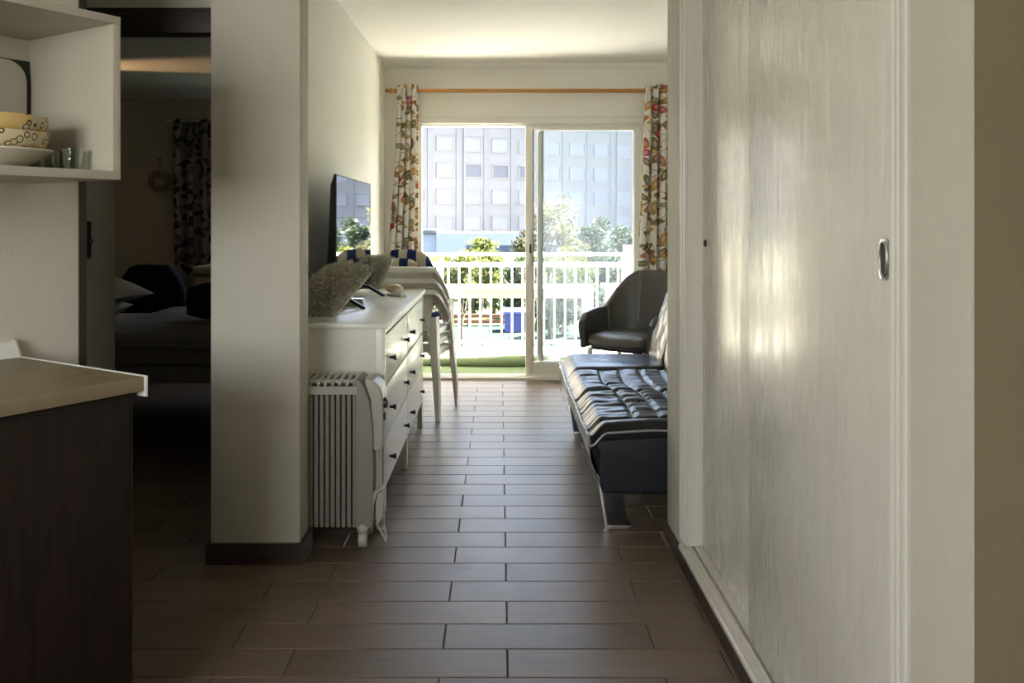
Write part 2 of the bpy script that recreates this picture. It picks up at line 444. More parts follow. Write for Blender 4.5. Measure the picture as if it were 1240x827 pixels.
# ------------------------------------------------------------------ mesh helpers
class MB:
    def __init__(s):
        s.v, s.f, s.uv = [], [], {}

    def add(s, vs, fs):
        k = len(s.v)
        s.v += [tuple(p) for p in vs]
        s.f += [tuple(i + k for i in f) for f in fs]
        return s

    def box(s, x0, x1, y0, y1, z0, z1):
        vs = [(x0, y0, z0), (x1, y0, z0), (x1, y1, z0), (x0, y1, z0), (x0, y0, z1), (x1, y0, z1), (x1, y1, z1), (x0, y1, z1)]
        return s.add(vs, [(3, 2, 1, 0), (4, 5, 6, 7), (0, 1, 5, 4), (1, 2, 6, 5), (2, 3, 7, 6), (3, 0, 4, 7)])

    def hexa(s, b, t):
        """bottom 4 points and top 4 points, both counter-clockwise from above"""
        return s.add(list(b) + list(t), [(3, 2, 1, 0), (4, 5, 6, 7), (0, 1, 5, 4), (1, 2, 6, 5), (2, 3, 7, 6), (3, 0, 4, 7)])

    def prism(s, poly, a0, a1, axis='y'):
        """2-D outline extruded along an axis"""
        def P(p, a):
            if axis == 'y':
                return (p[0], a, p[1])
            if axis == 'x':
                return (a, p[0], p[1])
            return (p[0], p[1], a)
        n = len(poly)
        vs = [P(p, a0) for p in poly] + [P(p, a1) for p in poly]
        fs = [tuple(range(n)), tuple(range(2 * n - 1, n - 1, -1))]
        fs += [(i, i + n, (i + 1) % n + n, (i + 1) % n) for i in range(n)]
        return s.add(vs, fs)

    def tube(s, pts, r, n=8, closed=False, flat=None):
        pts = [Vector(p) for p in pts]
        m = len(pts)
        rs = r if isinstance(r, (list, tuple)) else [r] * m
        vs, fs = [], []
        up = None
        for i, p in enumerate(pts):
            if closed:
                t = pts[(i + 1) % m] - pts[i - 1]
            else:
                t = pts[min(i + 1, m - 1)] - pts[max(i - 1, 0)]
            t.normalize()
            if up is None:
                up = Vector((0, 0, 1)) if abs(t.z) < 0.9 else Vector((1, 0, 0))
            a = t.cross(up)
            if a.length < 1e-5:
                a = t.cross(Vector((0, 1, 0)))
            a.normalize()
            b = a.cross(t).normalized()
            up = b
            for k in range(n):
                th = 2 * math.pi * k / n
                ra, rb = rs[i], rs[i] * (flat or 1.0)
                vs.append(p + a * (ra * math.cos(th)) + b * (rb * math.sin(th)))
        for i in range(m if closed else m - 1):
            j = (i + 1) % m
            for k in range(n):
                fs.append((i * n + k, i * n + (k + 1) % n, j * n + (k + 1) % n, j * n + k))
        if not closed:
            fs.append(tuple(range(n - 1, -1, -1)))
            fs.append(tuple((m - 1) * n + k for k in range(n)))
        return s.add(vs, fs)

    def lathe(s, prof, c=(0, 0, 0), n=20, axis='z'):
        vs, fs = [], []
        m = len(prof)
        for (r, h) in prof:
            for k in range(n):
                th = 2 * math.pi * k / n
                x, y = r * math.cos(th), r * math.sin(th)
                if axis == 'z':
                    p = (x, y, h)
                elif axis == 'x':
                    p = (h, x, y)
                else:
                    p = (y, h, x)
                vs.append((p[0] + c[0], p[1] + c[1], p[2] + c[2]))
        for i in range(m - 1):
            for k in range(n):
                fs.append((i * n + k, i * n + (k + 1) % n, (i + 1) * n + (k + 1) % n, (i + 1) * n + k))
        fs.append(tuple(range(n - 1, -1, -1)))
        fs.append(tuple((m - 1) * n + k for k in range(n)))
        return s.add(vs, fs)

    def grid(s, nu, nv, fn, closeu=False):
        k = len(s.v)
        vs, fs = [], []
        for i in range(nu):
            for j in range(nv):
                vs.append(tuple(fn(i, j)))
        for i in range(nu if closeu else nu - 1):
            i2 = (i + 1) % nu
            for j in range(nv - 1):
                fs.append((i * nv + j, i2 * nv + j, i2 * nv + j + 1, i * nv + j + 1))
        s.add(vs, fs)
        return k

    def build(s, name, m, parent=None, bevel=0.0, seg=2, smooth=None, fix=True, uv=None, loc=None, rot=None, solid=None, sub=0):
        me = bpy.data.meshes.new(name)
        me.from_pydata(s.v, [], s.f)
        if fix or bevel:
            bm = bmesh.new()
            bm.from_mesh(me)
            if fix:
                bmesh.ops.recalc_face_normals(bm, faces=bm.faces)
            if bevel:
                es = [e for e in bm.edges if len(e.link_faces) == 2 and e.calc_face_angle(0) > R(25)]
                bmesh.ops.bevel(bm, geom=es, offset=bevel, segments=seg, profile=0.6, affect='EDGES', clamp_overlap=True)
            bm.to_mesh(me)
            bm.free()
        if smooth is None:
            smooth = bevel > 0
        if smooth:
            me.polygons.foreach_set('use_smooth', [True] * len(me.polygons))
            me.set_sharp_from_angle(angle=R(42 if smooth is True else smooth))
        if uv is not None:
            lay = me.uv_layers.new(name='UVMap')
            for l in me.loops:
                lay.data[l.index].uv = uv[l.vertex_index]
        me.materials.append(M[m] if isinstance(m, str) else m)
        me.update()
        o = bpy.data.objects.new(name, me)
        COL.objects.link(o)
        if parent:
            o.parent = parent
        if loc:
            o.location = loc
        if rot:
            o.rotation_euler = rot
        if solid:
            md = o.modifiers.new('thickness', 'SOLIDIFY')
            md.thickness = solid
            md.offset = 0
        if sub:
            md = o.modifiers.new('smooth', 'SUBSURF')
            md.levels = md.render_levels = sub
        return o


def thing(name, label, cat, loc=(0, 0, 0), rz=0.0, group=None):
    o = bpy.data.objects.new(name, None)
    o.empty_display_size = 0.1
    COL.objects.link(o)
    o.location = loc
    o.rotation_euler = (0, 0, rz)
    return tag(o, label, cat, group)


def tag(o, label, cat, group=None):
    o['label'] = label
    o['category'] = cat
    if group:
        o['group'] = group
    return o


def struct(name, mb, m, bevel=0.0, label=None, **kw):
    o = mb.build(name, m, bevel=bevel, **kw)
    o['kind'] = 'structure'
    if label:
        o['label'] = label
    return o


def copy_tree(o, parent=None):
    c = o.copy()
    COL.objects.link(c)
    c.parent = parent
    for ch in list(o.children):
        copy_tree(ch, c)
    return c


def relink(me, name, parent, loc=(0, 0, 0), rot=(0, 0, 0), scale=(1, 1, 1)):
    o = bpy.data.objects.new(name, me)
    COL.objects.link(o)
    o.parent = parent
    o.location = loc
    o.rotation_euler = rot
    o.scale = scale
    return o


def B(*a):
    return MB().box(*a)


def smoothstep(a, b, x):
    t = min(1.0, max(0.0, (x - a) / (b - a)))
    return t * t * (3 - 2 * t)


# ------------------------------------------------------------------ room shell
H = 2.43                      # ceiling height
XL, XR = -0.889, 1.75         # living room side walls
YB = 6.67                     # inner face of the balcony wall
KD = Vector((0.540, 0.8415, 0)).normalized()     # direction of the oblique kitchen wall
KN = Vector((-KD.y, KD.x, 0))
KP = Vector((-1.34, 2.388, 0))

# floor slab with the wood-look tiles lying in it
fl = MB()
fl.box(-4.5, 2.4, -1.7, 6.80, -0.12, -0.0025)
fl.box(-4.5, -1.031, 6.80, 8.7, -0.12, -0.0025)
floor = struct('floor', fl, 'grout')
ROW, LEN, GAP, Y0 = 0.155, 0.605, 0.004, 2.319


def plank_mesh(w, d):
    x, y, c = w / 2, d / 2, 0.0014
    mb = MB()
    mb.add([(-x, -y, -0.004), (x, -y, -0.004), (x, y, -0.004), (-x, y, -0.004),
            (-x, -y, -c), (x, -y, -c), (x, y, -c), (-x, y, -c),
            (-x + c, -y + c, 0), (x - c, -y + c, 0), (x - c, y - c, 0), (-x + c, y - c, 0)],
           [(8, 9, 10, 11), (4, 5, 9, 8), (5, 6, 10, 9), (6, 7, 11, 10), (7, 4, 8, 11),
            (0, 1, 5, 4), (1, 2, 6, 5), (2, 3, 7, 6), (3, 0, 4, 7)])
    return mb


plank_cache = {}


def put_plank(x0, x1, y0, y1):
    w, d = round(x1 - x0 - GAP, 4), round(y1 - y0 - GAP, 4)
    if w < 0.012 or d < 0.012:
        return
    key = (w, d)
    if key not in plank_cache:
        o = plank_mesh(w, d).build('tile', 'plank', floor, fix=False)
        plank_cache[key] = o.data
    else:
        o = relink(plank_cache[key], 'tile', floor)
    o.location = ((x0 + x1) / 2, (y0 + y1) / 2, 0)


def lay(xa, xb, ya, yb, put=put_plank):
    r0 = math.floor((ya - Y0) / ROW)
    r1 = math.ceil((yb - Y0) / ROW)
    for r in range(r0, r1):
        y0, y1 = max(ya, Y0 + r * ROW), min(yb, Y0 + (r + 1) * ROW)
        off = 0.022 if r % 2 == 0 else -0.162
        k0 = math.floor((xa - off) / LEN)
        k1 = math.ceil((xb - off) / LEN)
        for k in range(k0, k1):
            x0, x1 = max(xa, off + k * LEN), min(xb, off + (k + 1) * LEN)
            if x1 > x0:
                put(x0, x1, y0, y1)


YH = Y0 + 6 * ROW                      # the hall ends on a row joint
lay(-1.56, 0.66, Y0 - 2 * ROW, YH)
lay(XL, XR, YH + ROW * 0, YB)
lay(-2.6, -1.031, YH, YH + 10 * ROW)
rest = MB()


def put_rest(x0, x1, y0, y1):
    rest.box(x0 + GAP / 2, x1 - GAP / 2, y0 + GAP / 2, y1 - GAP / 2, -0.004, 0)


lay(-3.2, 2.2, Y0 - 25 * ROW, Y0 - 2 * ROW, put_rest)
lay(-4.4, -2.6, YH, 8.6, put_rest)
lay(-2.6, -1.031, YH + 10 * ROW, 8.6, put_rest)
ro = rest.build('tile_rest', 'plank', floor, fix=False)
ro['kind'] = 'stuff'

struct('ceiling', MB().box(-1.031, 2.4, 3.24, 6.87, H, H + 0.12).box(-4.5, 2.4, -1.7, 3.24, H, H + 0.12), 'ceil')
struct('ceiling_bedroom', B(-4.5, -1.031, 3.24, 8.75, H, H + 0.12), 'ceil')
# living room
struct('wall_left', B(-1.031, XL, 3.235, YB, 0, H), 'wall')
struct('wall_right', B(XR, XR + 0.12, 3.36, 6.87, 0, H), 'wall')
WX0, WX1, WZ1 = -0.6225, 1.105, 1.975
struct('wall_back', MB().box(-1.031, WX0, YB, 6.87, 0, H).box(WX1, XR, YB, 6.87, 0, H).box(WX0, WX1, YB, 6.87, WZ1, H), 'wall')
# end of the wall between the hall and the bedroom door
struct('wall_pillar', B(-1.031, -0.713, 3.094, 3.235, 0, H), 'hallwall', bevel=0.004)
struct('baseboard_pillar', MB().box(-1.046, -0.698, 3.080, 3.094, 0, 0.074).box(-0.713, -0.698, 3.094, 3.235, 0, 0.074)
       .box(-1.046, -1.031, 3.094, 3.235, 0, 0.074), 'base')
struct('baseboard_left', B(XL, XL + 0.012, 3.24, YB, 0, 0.07), 'base')
struct('baseboard_back', B(XL, WX0 - 0.03, YB - 0.012, YB, 0, 0.07), 'wall')
# bedroom doorway wall and bedroom box
struct('wall_bedroom_front', MB().box(-4.5, -1.60, 3.24, 3.50, 0, H).box(-1.60, -1.031, 3.24, 3.50, 1.96, H), 'bedwall')
struct('wall_bedroom_side', MB().box(-1.12, -1.033, 3.50, 8.6, 0, H), 'bedwall')
BW0, BW1 = -2.60, -1.35  # sides of the assumed bedroom window opening
struct('wall_bedroom_back', MB().box(-4.5, BW0, 8.6, 8.75, 0, H).box(BW1, -1.031, 8.6, 8.75, 0, H)
       .box(BW0, BW1, 8.6, 8.75, 0, 1.10).box(BW0, BW1, 8.6, 8.75, 2.36, H), 'bedwall')
w3 = struct('window_3_assumed', MB().box(BW0, BW0 + 0.05, 8.64, 8.69, 1.10, 2.36).box(BW1 - 0.05, BW1, 8.64, 8.69, 1.10, 2.36).box(BW0 + 0.05, BW1 - 0.05, 8.64, 8.69, 1.10, 1.15)
            .box(BW0 + 0.05, BW1 - 0.05, 8.64, 8.69, 2.31, 2.36).box(-2.0, -1.95, 8.64, 8.69, 1.15, 2.31), 'alu', label='assumed white bedroom window behind the leaf-print curtain')  # unseen window, assumed from the bright line above the curtain
B(BW0 + 0.05, -2.0, 8.662, 8.668, 1.15, 2.31).build('pane', 'glass', w3)
B(-1.95, BW1 - 0.05, 8.662, 8.668, 1.15, 2.31).build('pane', 'glass', w3)
struct('wall_bedroom_left', B(-4.6, -4.5, -1.7, 8.75, 0, H), 'bedwall')
# doorway frame: jamb with strike plate and dark lintel
dj = struct('door_1', B(-1.585, -1.555, 3.235, 3.505, 0, 1.93), 'jamb', label='brown-grey door frame of the dark bedroom')
MB().box(-1.585, -1.031, 3.228, 3.31, 1.922, 2.016).build('lintel', 'darkframe', dj, bevel=0.004)
MB().box(-1.5555, -1.549, 3.245, 3.29, 1.08, 1.22).build('strike_plate', 'darkframe', dj)
MB().lathe([(0.010, 0.0), (0.012, 0.008), (0.006, 0.016)], (-1.549, 3.268, 1.145), 12, 'x').build('latch', 'bladk_knob', dj, smooth=True)
# oblique kitchen wall
kw = MB()
p0, p1 = KP - KD * 5.0, KP + KD * 0.19
q0, q1 = p0 + KN * 0.10, p1 + KN * 0.10
kw.hexa([(p.x, p.y, 0) for p in (p0, p1, q1, q0)], [(p.x, p.y, H) for p in (p0, p1, q1, q0)])
struct('wall_kitchen', kw, 'hallwall')
ke = MB()
e0, e1 = p1 - KN * 0.006, p1 - KN * 0.006 + KD * 0.022
e2, e3 = e1 + KN * 0.115, e0 + KN * 0.115
ke.hexa([(p.x, p.y, 0) for p in (e0, e1, e2, e3)], [(p.x, p.y, H) for p in (e0, e1, e2, e3)])
struct('trim_1', ke, 'darkframe', label='dark vertical strip at the end of the kitchen wall')
# behind and beside the camera
KW0, KW1 = -2.7, -0.9  # sides of the assumed kitchen window opening
struct('wall_hall_back', MB().box(-4.5, KW0, -1.72, -1.6, 0, H).box(KW1, 2.4, -1.72, -1.6, 0, H).box(KW0, KW1, -1.72, -1.6, 0, 0.95).box(KW0, KW1, -1.72, -1.6, 2.1, H), 'hallwall')
w2 = struct('window_2_assumed', MB().box(KW0, KW0 + 0.05, -1.69, -1.64, 0.95, 2.1).box(KW1 - 0.05, KW1, -1.69, -1.64, 0.95, 2.1).box(KW0 + 0.05, KW1 - 0.05, -1.69, -1.64, 0.95, 1.0)
       .box(KW0 + 0.05, KW1 - 0.05, -1.69, -1.64, 2.05, 2.1).box(-1.825, -1.775, -1.69, -1.64, 1.0, 2.05), 'alu', label='assumed white kitchen window')  # unseen window, assumed from the soft light on camera-facing surfaces
B(KW0 + 0.05, -1.825, -1.668, -1.662, 1.0, 2.05).build('pane', 'glass', w2)
B(-1.775, KW1 - 0.05, -1.668, -1.662, 1.0, 2.05).build('pane', 'glass', w2)
struct('wall_hall_right', B(2.2, 2.32, -1.6, 1.30, 0, H), 'hallwall')
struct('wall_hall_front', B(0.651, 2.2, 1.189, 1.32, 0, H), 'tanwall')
struct('wall_hall_side', B(0.648, 0.66, 1.1895, 1.369, 0, H), 'hallwall')
struct('wall_wardrobe_end', MB().box(0.65, XR, 3.10, 3.36, 0, H), 'hallwall', bevel=0.004)
struct('baseboard_right', MB().box(0.638, 0.652, 1.19, 3.372, 0, 0.055).box(0.64, 1.2, 3.358, 3.372, 0, 0.055), 'base', bevel=0.002)

# ------------------------------------------------------------------ sliding wardrobe
wd = thing('sliding_wardrobe', 'built-in wardrobe with two white brush-painted sliding doors', 'wardrobe', (0.65, 1.37, 0))
# local: x into the wall, y along the hall (0 near .. 1.73 far)
fr = MB()
for (y0, y1) in ((1.655, 1.729), (0.001, 0.062)):
    fr.box(-0.002, 0.13, y0, y1, 0.085, H - 0.008)
fr.box(-0.002, 0.13, 0.062, 1.655, 2.30, H - 0.008)
fr.build('casing', 'wardframe', wd, bevel=0.003)
for yy in (1.720, 1.700, 1.664, 0.054, 0.036, 0.008):
    MB().tube([(-0.004, yy, 0.09), (-0.004, yy, H - 0.01)], 0.006 if yy not in (1.700, 0.036) else 0.004, 8).build('moulding', 'wardframe', wd, smooth=True)
B(0.004, 0.125, 1.648, 1.656, 0.09, 2.30).build('reveal', 'wardframe', wd)
tr_ = MB()
tr_.prism([(-0.012, 0.055), (0.12, 0.055), (0.12, 0.085), (0.064, 0.085), (0.064, 0.074), (0.056, 0.074), (0.056, 0.088), (0.030, 0.088),
           (0.030, 0.074), (0.020, 0.074), (0.020, 0.086), (0.010, 0.086), (0.008, 0.078), (-0.002, 0.078), (-0.006, 0.070), (-0.012, 0.066)], 0.002, 1.725, 'y')
tr_.build('bottom_track', 'wardframe', wd)
for nm, xa, ya, yb, hy, hs in (('near', 0.026, 0.064, 0.985, 0.145, 1), ('far', 0.056, 0.80, 1.648, 1.60, 0)):
    d = B(0, 0.024, 0, yb - ya, 0, 2.22).build('door', 'brushdoor', wd, bevel=0.003, loc=(xa, ya, 0.088))
    hz = 1.22 - 0.088 - (0.066 if hs else 0.075)
    yy = hy - ya
    if hs:
        oval = MB()
        pts = [(-0.004, yy + 0.021 * math.cos(a) * (abs(math.cos(a)) ** -0.45 if abs(math.cos(a)) > 1e-3 else 1),
                hz + 0.037 * math.sin(a) * (abs(math.sin(a)) ** -0.45 if abs(math.sin(a)) > 1e-3 else 1)) for a in [2 * math.pi * k / 32 for k in range(32)]]
        oval.prism([(p[1], p[2]) for p in pts], -0.005, 0.004, 'x')
        h = oval.build('pull_handle', 'chrome', d, bevel=0.0015)
        MB().tube([(-0.006, yy + 0.0135 * math.cos(a), hz + 0.030 * math.sin(a)) for a in [2 * math.pi * k / 28 for k in range(28)]], 0.0022, 8, closed=True).build('handle_rim', 'chrome', d, smooth=True)
        MB().prism([(yy + 0.011 * math.cos(a), hz + 0.027 * math.sin(a)) for a in [2 * math.pi * k / 28 for k in range(28)]], -0.0062, 0.0, 'x').build('finger_recess_shade', 'recess_shade', d)  # solid dark oval, the recess's shade put in as colour
    else:
        MB().lathe([(0.012, 0.0), (0.012, -0.004), (0.008, -0.006)], (0, yy, hz), 20, 'x').build('finger_recess_shade', 'recess_shade', d, smooth=True)  # dark disc in place of the shaded hollow
B(0.5, 0.52, 0.001, 1.729, 0.001, H - 0.008).build('back_panel', 'wardframe', wd)

# ------------------------------------------------------------------ balcony door
wf = MB()
FY0, FY1 = 6.69, 6.79
wf.box(WX0, WX0 + 0.022, FY0, FY1, 0, WZ1).box(WX1 - 0.022, WX1, FY0, FY1, 0, WZ1).box(WX0, WX1, FY0, FY1, WZ1 - 0.02, WZ1)
win = struct('window_1', wf, 'alu', bevel=0.003, label='white aluminium sliding balcony door slid open')
MB().box(WX0, WX1, 6.665, 6.80, -0.002, 0.02).box(WX0, WX1, 6.70, 6.71, 0.02, 0.032).box(WX0, WX1, 6.755, 6.765, 0.02, 0.032).build('threshold', 'alu', win)


def sash(x0, x1, y, stl, str_, zb):
    s = MB()
    s.box(x0, x0 + stl, y - 0.018, y + 0.018, 0.03, WZ1 - 0.02).box(x1 - str_, x1, y - 0.018, y + 0.018, 0.03, WZ1 - 0.02)
    s.box(x0 + stl, x1 - str_, y - 0.018, y + 0.018, 0.03, zb).box(x0 + stl, x1 - str_, y - 0.018, y + 0.018, WZ1 - 0.05, WZ1 - 0.02)
    o = s.build('sash', 'alu', win, bevel=0.002)
    B(x0 + stl, x1 - str_, y - 0.003, y + 0.003, zb, WZ1 - 0.05).build('pane', 'glass', o)
    sl = MB()
    sl.box(x0 + stl - 0.001, x0 + stl + 0.007, y - 0.02, y - 0.012, zb, WZ1 - 0.05)
    sl.build('seal', 'alugrey', o)
    return o


s1 = sash(0.200, WX1 - 0.02, 6.715, 0.058, 0.045, 0.135)
s2 = sash(0.292, WX1 - 0.022, 6.762, 0.040, 0.045, 0.135)
hd = MB().box(0.222, 0.250, 6.676, 6.697, 0.895, 1.125)
hd.build('handle_plate', 'alu', s1, bevel=0.004)
MB().box(0.229, 0.243, 6.668, 6.678, 0.975, 1.045).build('latch', 'black', s1, bevel=0.003)
# roller shutter box and trim above the door
struct('trim_2', MB().box(WX0 - 0.035, WX1 + 0.035, 6.645, YB, 2.02, 2.215).box(WX0 - 0.02, WX1 + 0.02, 6.655, YB, WZ1 - 0.003, 2.02), 'wall', bevel=0.003,
       label='white roller shutter box above the balcony door')
struct('trim_3', MB().prism([(6.67, 2.43), (6.67, 2.395), (6.655, 2.40), (6.635, 2.415), (6.625, 2.43)], XL, XR, 'x'), 'ceil')

# ------------------------------------------------------------------ curtain rod and curtains
ROD_Y, ROD_Z = 6.56, 2.208
rod = thing('curtain_rod', 'varnished wooden curtain rod with turned finials above the balcony door', 'curtain rod', (0, ROD_Y, ROD_Z))
MB().tube([(-0.80, 0, 0), (1.42, 0, 0)], 0.015, 14).build('pole', 'rod', rod, smooth=True)
fin = [(0.015, 0.0), (0.023, -0.006), (0.023, -0.014), (0.013, -0.020), (0.022, -0.030), (0.024, -0.040), (0.016, -0.050), (0.010, -0.056), (0.018, -0.066), (0.017, -0.076), (0.006, -0.088)]
MB().lathe([(r, h - 0.78) for r, h in fin], (0, 0, 0), 16, 'x').build('finial', 'rod', rod, smooth=True)
MB().lathe([(r, -h + 1.42) for r, h in fin], (0, 0, 0), 16, 'x').build('finial', 'rod', rod, smooth=True)
for x in (-0.70, 1.18):
    MB().box(x - 0.012, x + 0.012, 0, 0.11, -0.018, 0.004).build('bracket', 'rod', rod, bevel=0.003)


def curtain(name, label, xt0, xt1, xb0, xb1, y, zt, zb, folds, m, amp=0.045, seed=0, cloth=2.4):
    nu, nv = max(140, folds * 32), 40
    uvs = []
    mb = MB()
    width = abs(xt1 - xt0) * cloth

    def fn(i, j):
        u, v = i / (nu - 1), j / (nv - 1)
        z = zt + (zb - zt) * v
        w = noise.noise((u * 3 + seed, v * 1.2, seed)) * 0.35
        ph = 2 * math.pi * (u * folds + w * (0.4 + v))
        e = smoothstep(0, 0.9, v)
        x0, x1 = xt0 + (xb0 - xt0) * e, xt1 + (xb1 - xt1) * e
        x = x0 + (x1 - x0) * u + 0.012 * math.sin(ph * 2 + 0.7)
        yy = y + amp * math.cos(ph) * (0.7 + 0.3 * v)
        # gathered heading above the rod
        if v < 0.03:
            yy = y + amp * 0.7 * math.cos(ph)
            z += 0.012 * math.sin(ph * 1.5 + seed)
        uvs.append((u * width + seed, z))
        return (x, yy, z)
    mb.grid(nu, nv, fn)
    c = tag(mb.build(name, m, smooth=180, fix=False, uv=uvs, solid=0.003), label, 'curtain', 'floral curtains' if 'floral' in label else None)
    return c


curtain('curtain', 'floral print curtain gathered beside the stacked white chairs', -0.775, -0.625, -0.860, -0.635, ROD_Y, 2.245, 0.10, 4, 'floral', 0.036, 1)
curtain('curtain', 'floral print curtain gathered behind the grey tub armchair', 1.088, 1.34, 1.030, 1.36, ROD_Y, 2.245, 0.06, 4, 'floral', 0.036, 5)

# ------------------------------------------------------------------ chest of drawers
dr = thing('chest_of_drawers', 'long white chest of six drawers with black flared knobs', 'dresser', (-0.455, 3.42, 0))
# local: x 0 = front plane, negative towards the wall; y 0..1.72
DL, DZ = 1.72, 0.816
B(-0.432, 0.014, -0.012, DL + 0.012, DZ - 0.020, DZ).build('top', 'whitelac', dr, bevel=0.003)
B(-0.425, -0.001, 0.002, 0.024, 0.155, DZ - 0.02).build('side_panel', 'whitelac', dr)
B(-0.425, -0.001, DL - 0.024, DL - 0.002, 0.155, DZ - 0.02).build('side_panel', 'whitelac', dr)
MB().box(-0.425, -0.420, 0.02, DL - 0.02, 0.155, DZ - 0.02).box(-0.42, -0.022, 0.02, DL - 0.02, 0.155, 0.165).build('back_panel', 'whitelac', dr)
MB().box(-0.030, -0.002, 0.024, DL - 0.024, 0.772, DZ - 0.02).box(-0.03, -0.004, DL / 2 - 0.012, DL / 2 + 0.012, 0.155, 0.772).build('front_rail', 'whitelac', dr)
for (x, y) in ((-0.034, 0.0), (-0.034, DL - 0.036), (-0.034, DL / 2 - 0.018), (-0.43, 0.0), (-0.43, DL - 0.036)):
    ttop = DZ - 0.02 if y != DL / 2 - 0.018 else 0.155
    MB().hexa([(x + 0.004, y + 0.006, 0), (x + 0.032, y + 0.006, 0), (x + 0.032, y + 0.030, 0), (x + 0.004, y + 0.030, 0)],
              [(x, y, ttop), (x + 0.036, y, ttop), (x + 0.036, y + 0.036, ttop), (x, y + 0.036, ttop)]).build('leg', 'whitelac', dr, bevel=0.002)
knob_prof = [(0.006, -0.001), (0.0055, 0.006), (0.0068, 0.013), (0.010, 0.019), (0.013, 0.0225), (0.013, 0.025), (0.009, 0.0265)]
knob_me = None
zs = [0.157, 0.362, 0.567, 0.772]
for c, (ya, yb) in enumerate(((0.041, DL / 2 - 0.005), (DL / 2 + 0.005, DL - 0.041))):
    for r in range(3):
        w, h = yb - ya, zs[r + 1] - zs[r] - 0.011
        d = B(-0.36, 0.0, 0, w, 0, h).build('drawer', 'whitelac', dr, bevel=0.002, loc=(0, ya, zs[r] + 0.002))
        for ky in (w / 2 - 0.27, w / 2 + 0.27):
            if knob_me is None:
                k = MB().lathe(knob_prof, (0, 0, 0), 18, 'x').build('knob', 'bladk_knob', d, smooth=True)
                knob_me = k.data
            else:
                k = relink(knob_me, 'knob', d)
            k.location = (0, ky, h / 2 - 0.01)
            k['label'] = 'black flared knob'

# ------------------------------------------------------------------ television
tv = thing('television', 'flat television on splayed black feet on the chest of drawers', 'television', (-0.735, 3.90, DZ))
# local: x 0 = screen plane (faces +x), y 0..1.04, z above the chest
TL, TZ0, TZ1 = 1.04, 0.045, 0.617
B(-0.012, 0.0, 0, TL, TZ0, TZ1).build('bezel', 'tvback', tv, bevel=0.002)
B(-0.004, 0.0012, 0.006, TL - 0.006, TZ0 + 0.012, TZ1 - 0.006).build('screen', 'screen', tv)
MB().hexa([(-0.055, 0.03, TZ0 + 0.02), (-0.012, 0.004, TZ0 + 0.004), (-0.012, TL - 0.004, TZ0 + 0.004), (-0.055, TL - 0.03, TZ0 + 0.02)],
          [(-0.032, 0.03, TZ1 - 0.05), (-0.012, 0.004, TZ1 - 0.004), (-0.012, TL - 0.004, TZ1 - 0.004), (-0.032, TL - 0.03, TZ1 - 0.05)]).build('back_cover', 'tvback', tv, bevel=0.006)
for fy in (0.10, 0.78):
    f = MB()
    for sx in (1, -1):
        ex, ey = (0.115, -0.055) if sx > 0 else (-0.085, -0.03)
        f.prism([(0.0, 0.085 - 0.04), (0.0, 0.062), (ex * 0.25, 0.060), (ex, 0.008), (ex, 0.0), (ex - sx * 0.016, 0.0), (ex * 0.2, 0.046)], fy - 0.010, fy + 0.010, 'y')
    f.build('foot', 'black', tv)

box = thing('media_box', 'small silver media box between the television feet', 'media box', (-0.700, 4.16, DZ))
B(-0.05, 0.05, -0.035, 0.035, 0.002, 0.036).build('case', 'silver', box, bevel=0.003)
B(0.0502, 0.0512, -0.028, 0.028, 0.008, 0.030).build('front_panel', 'whitelac', box)
B(-0.045, 0.045, -0.03, 0.03, 0, 0.003).build('rubber_foot', 'black', box)

# shell and remote control
sh = MB()
SEED = 3.1
for i in range(1):
    def shf(i, j):
        th, ph = 2 * math.pi * i / 24, math.pi * j / 13
        r = 1 + 0.22 * noise.noise((math.cos(th) * math.sin(ph) * 2 + SEED, math.sin(th) * math.sin(ph) * 2, math.cos(ph) * 2))
        return (0.050 * r * math.sin(ph) * math.cos(th), 0.036 * r * math.sin(ph) * math.sin(th), 0.026 + 0.026 * r * math.cos(ph))
    sh.grid(24, 14, shf, closeu=True)
shell = tag(sh.build('seashell', 'shell', smooth=180, loc=(-0.590, 4.86, DZ), rot=(0, 0, R(20))), 'knobbly tan seashell lying beside a white remote control', 'seashell')
rm = thing('remote_control', 'slim white remote control lying in front of the seashell', 'remote', (-0.555, 4.66, DZ), R(-52))
B(-0.075, 0.075, -0.018, 0.018, 0.0, 0.017).build('case', 'whiteplastic', rm, bevel=0.006, seg=3)
for i in range(5):
    B(-0.055 + i * 0.022, -0.043 + i * 0.022, -0.006, 0.006, 0.016, 0.0185).build('button', 'radplastic', rm)

# ------------------------------------------------------------------ shaggy cushions on the chest


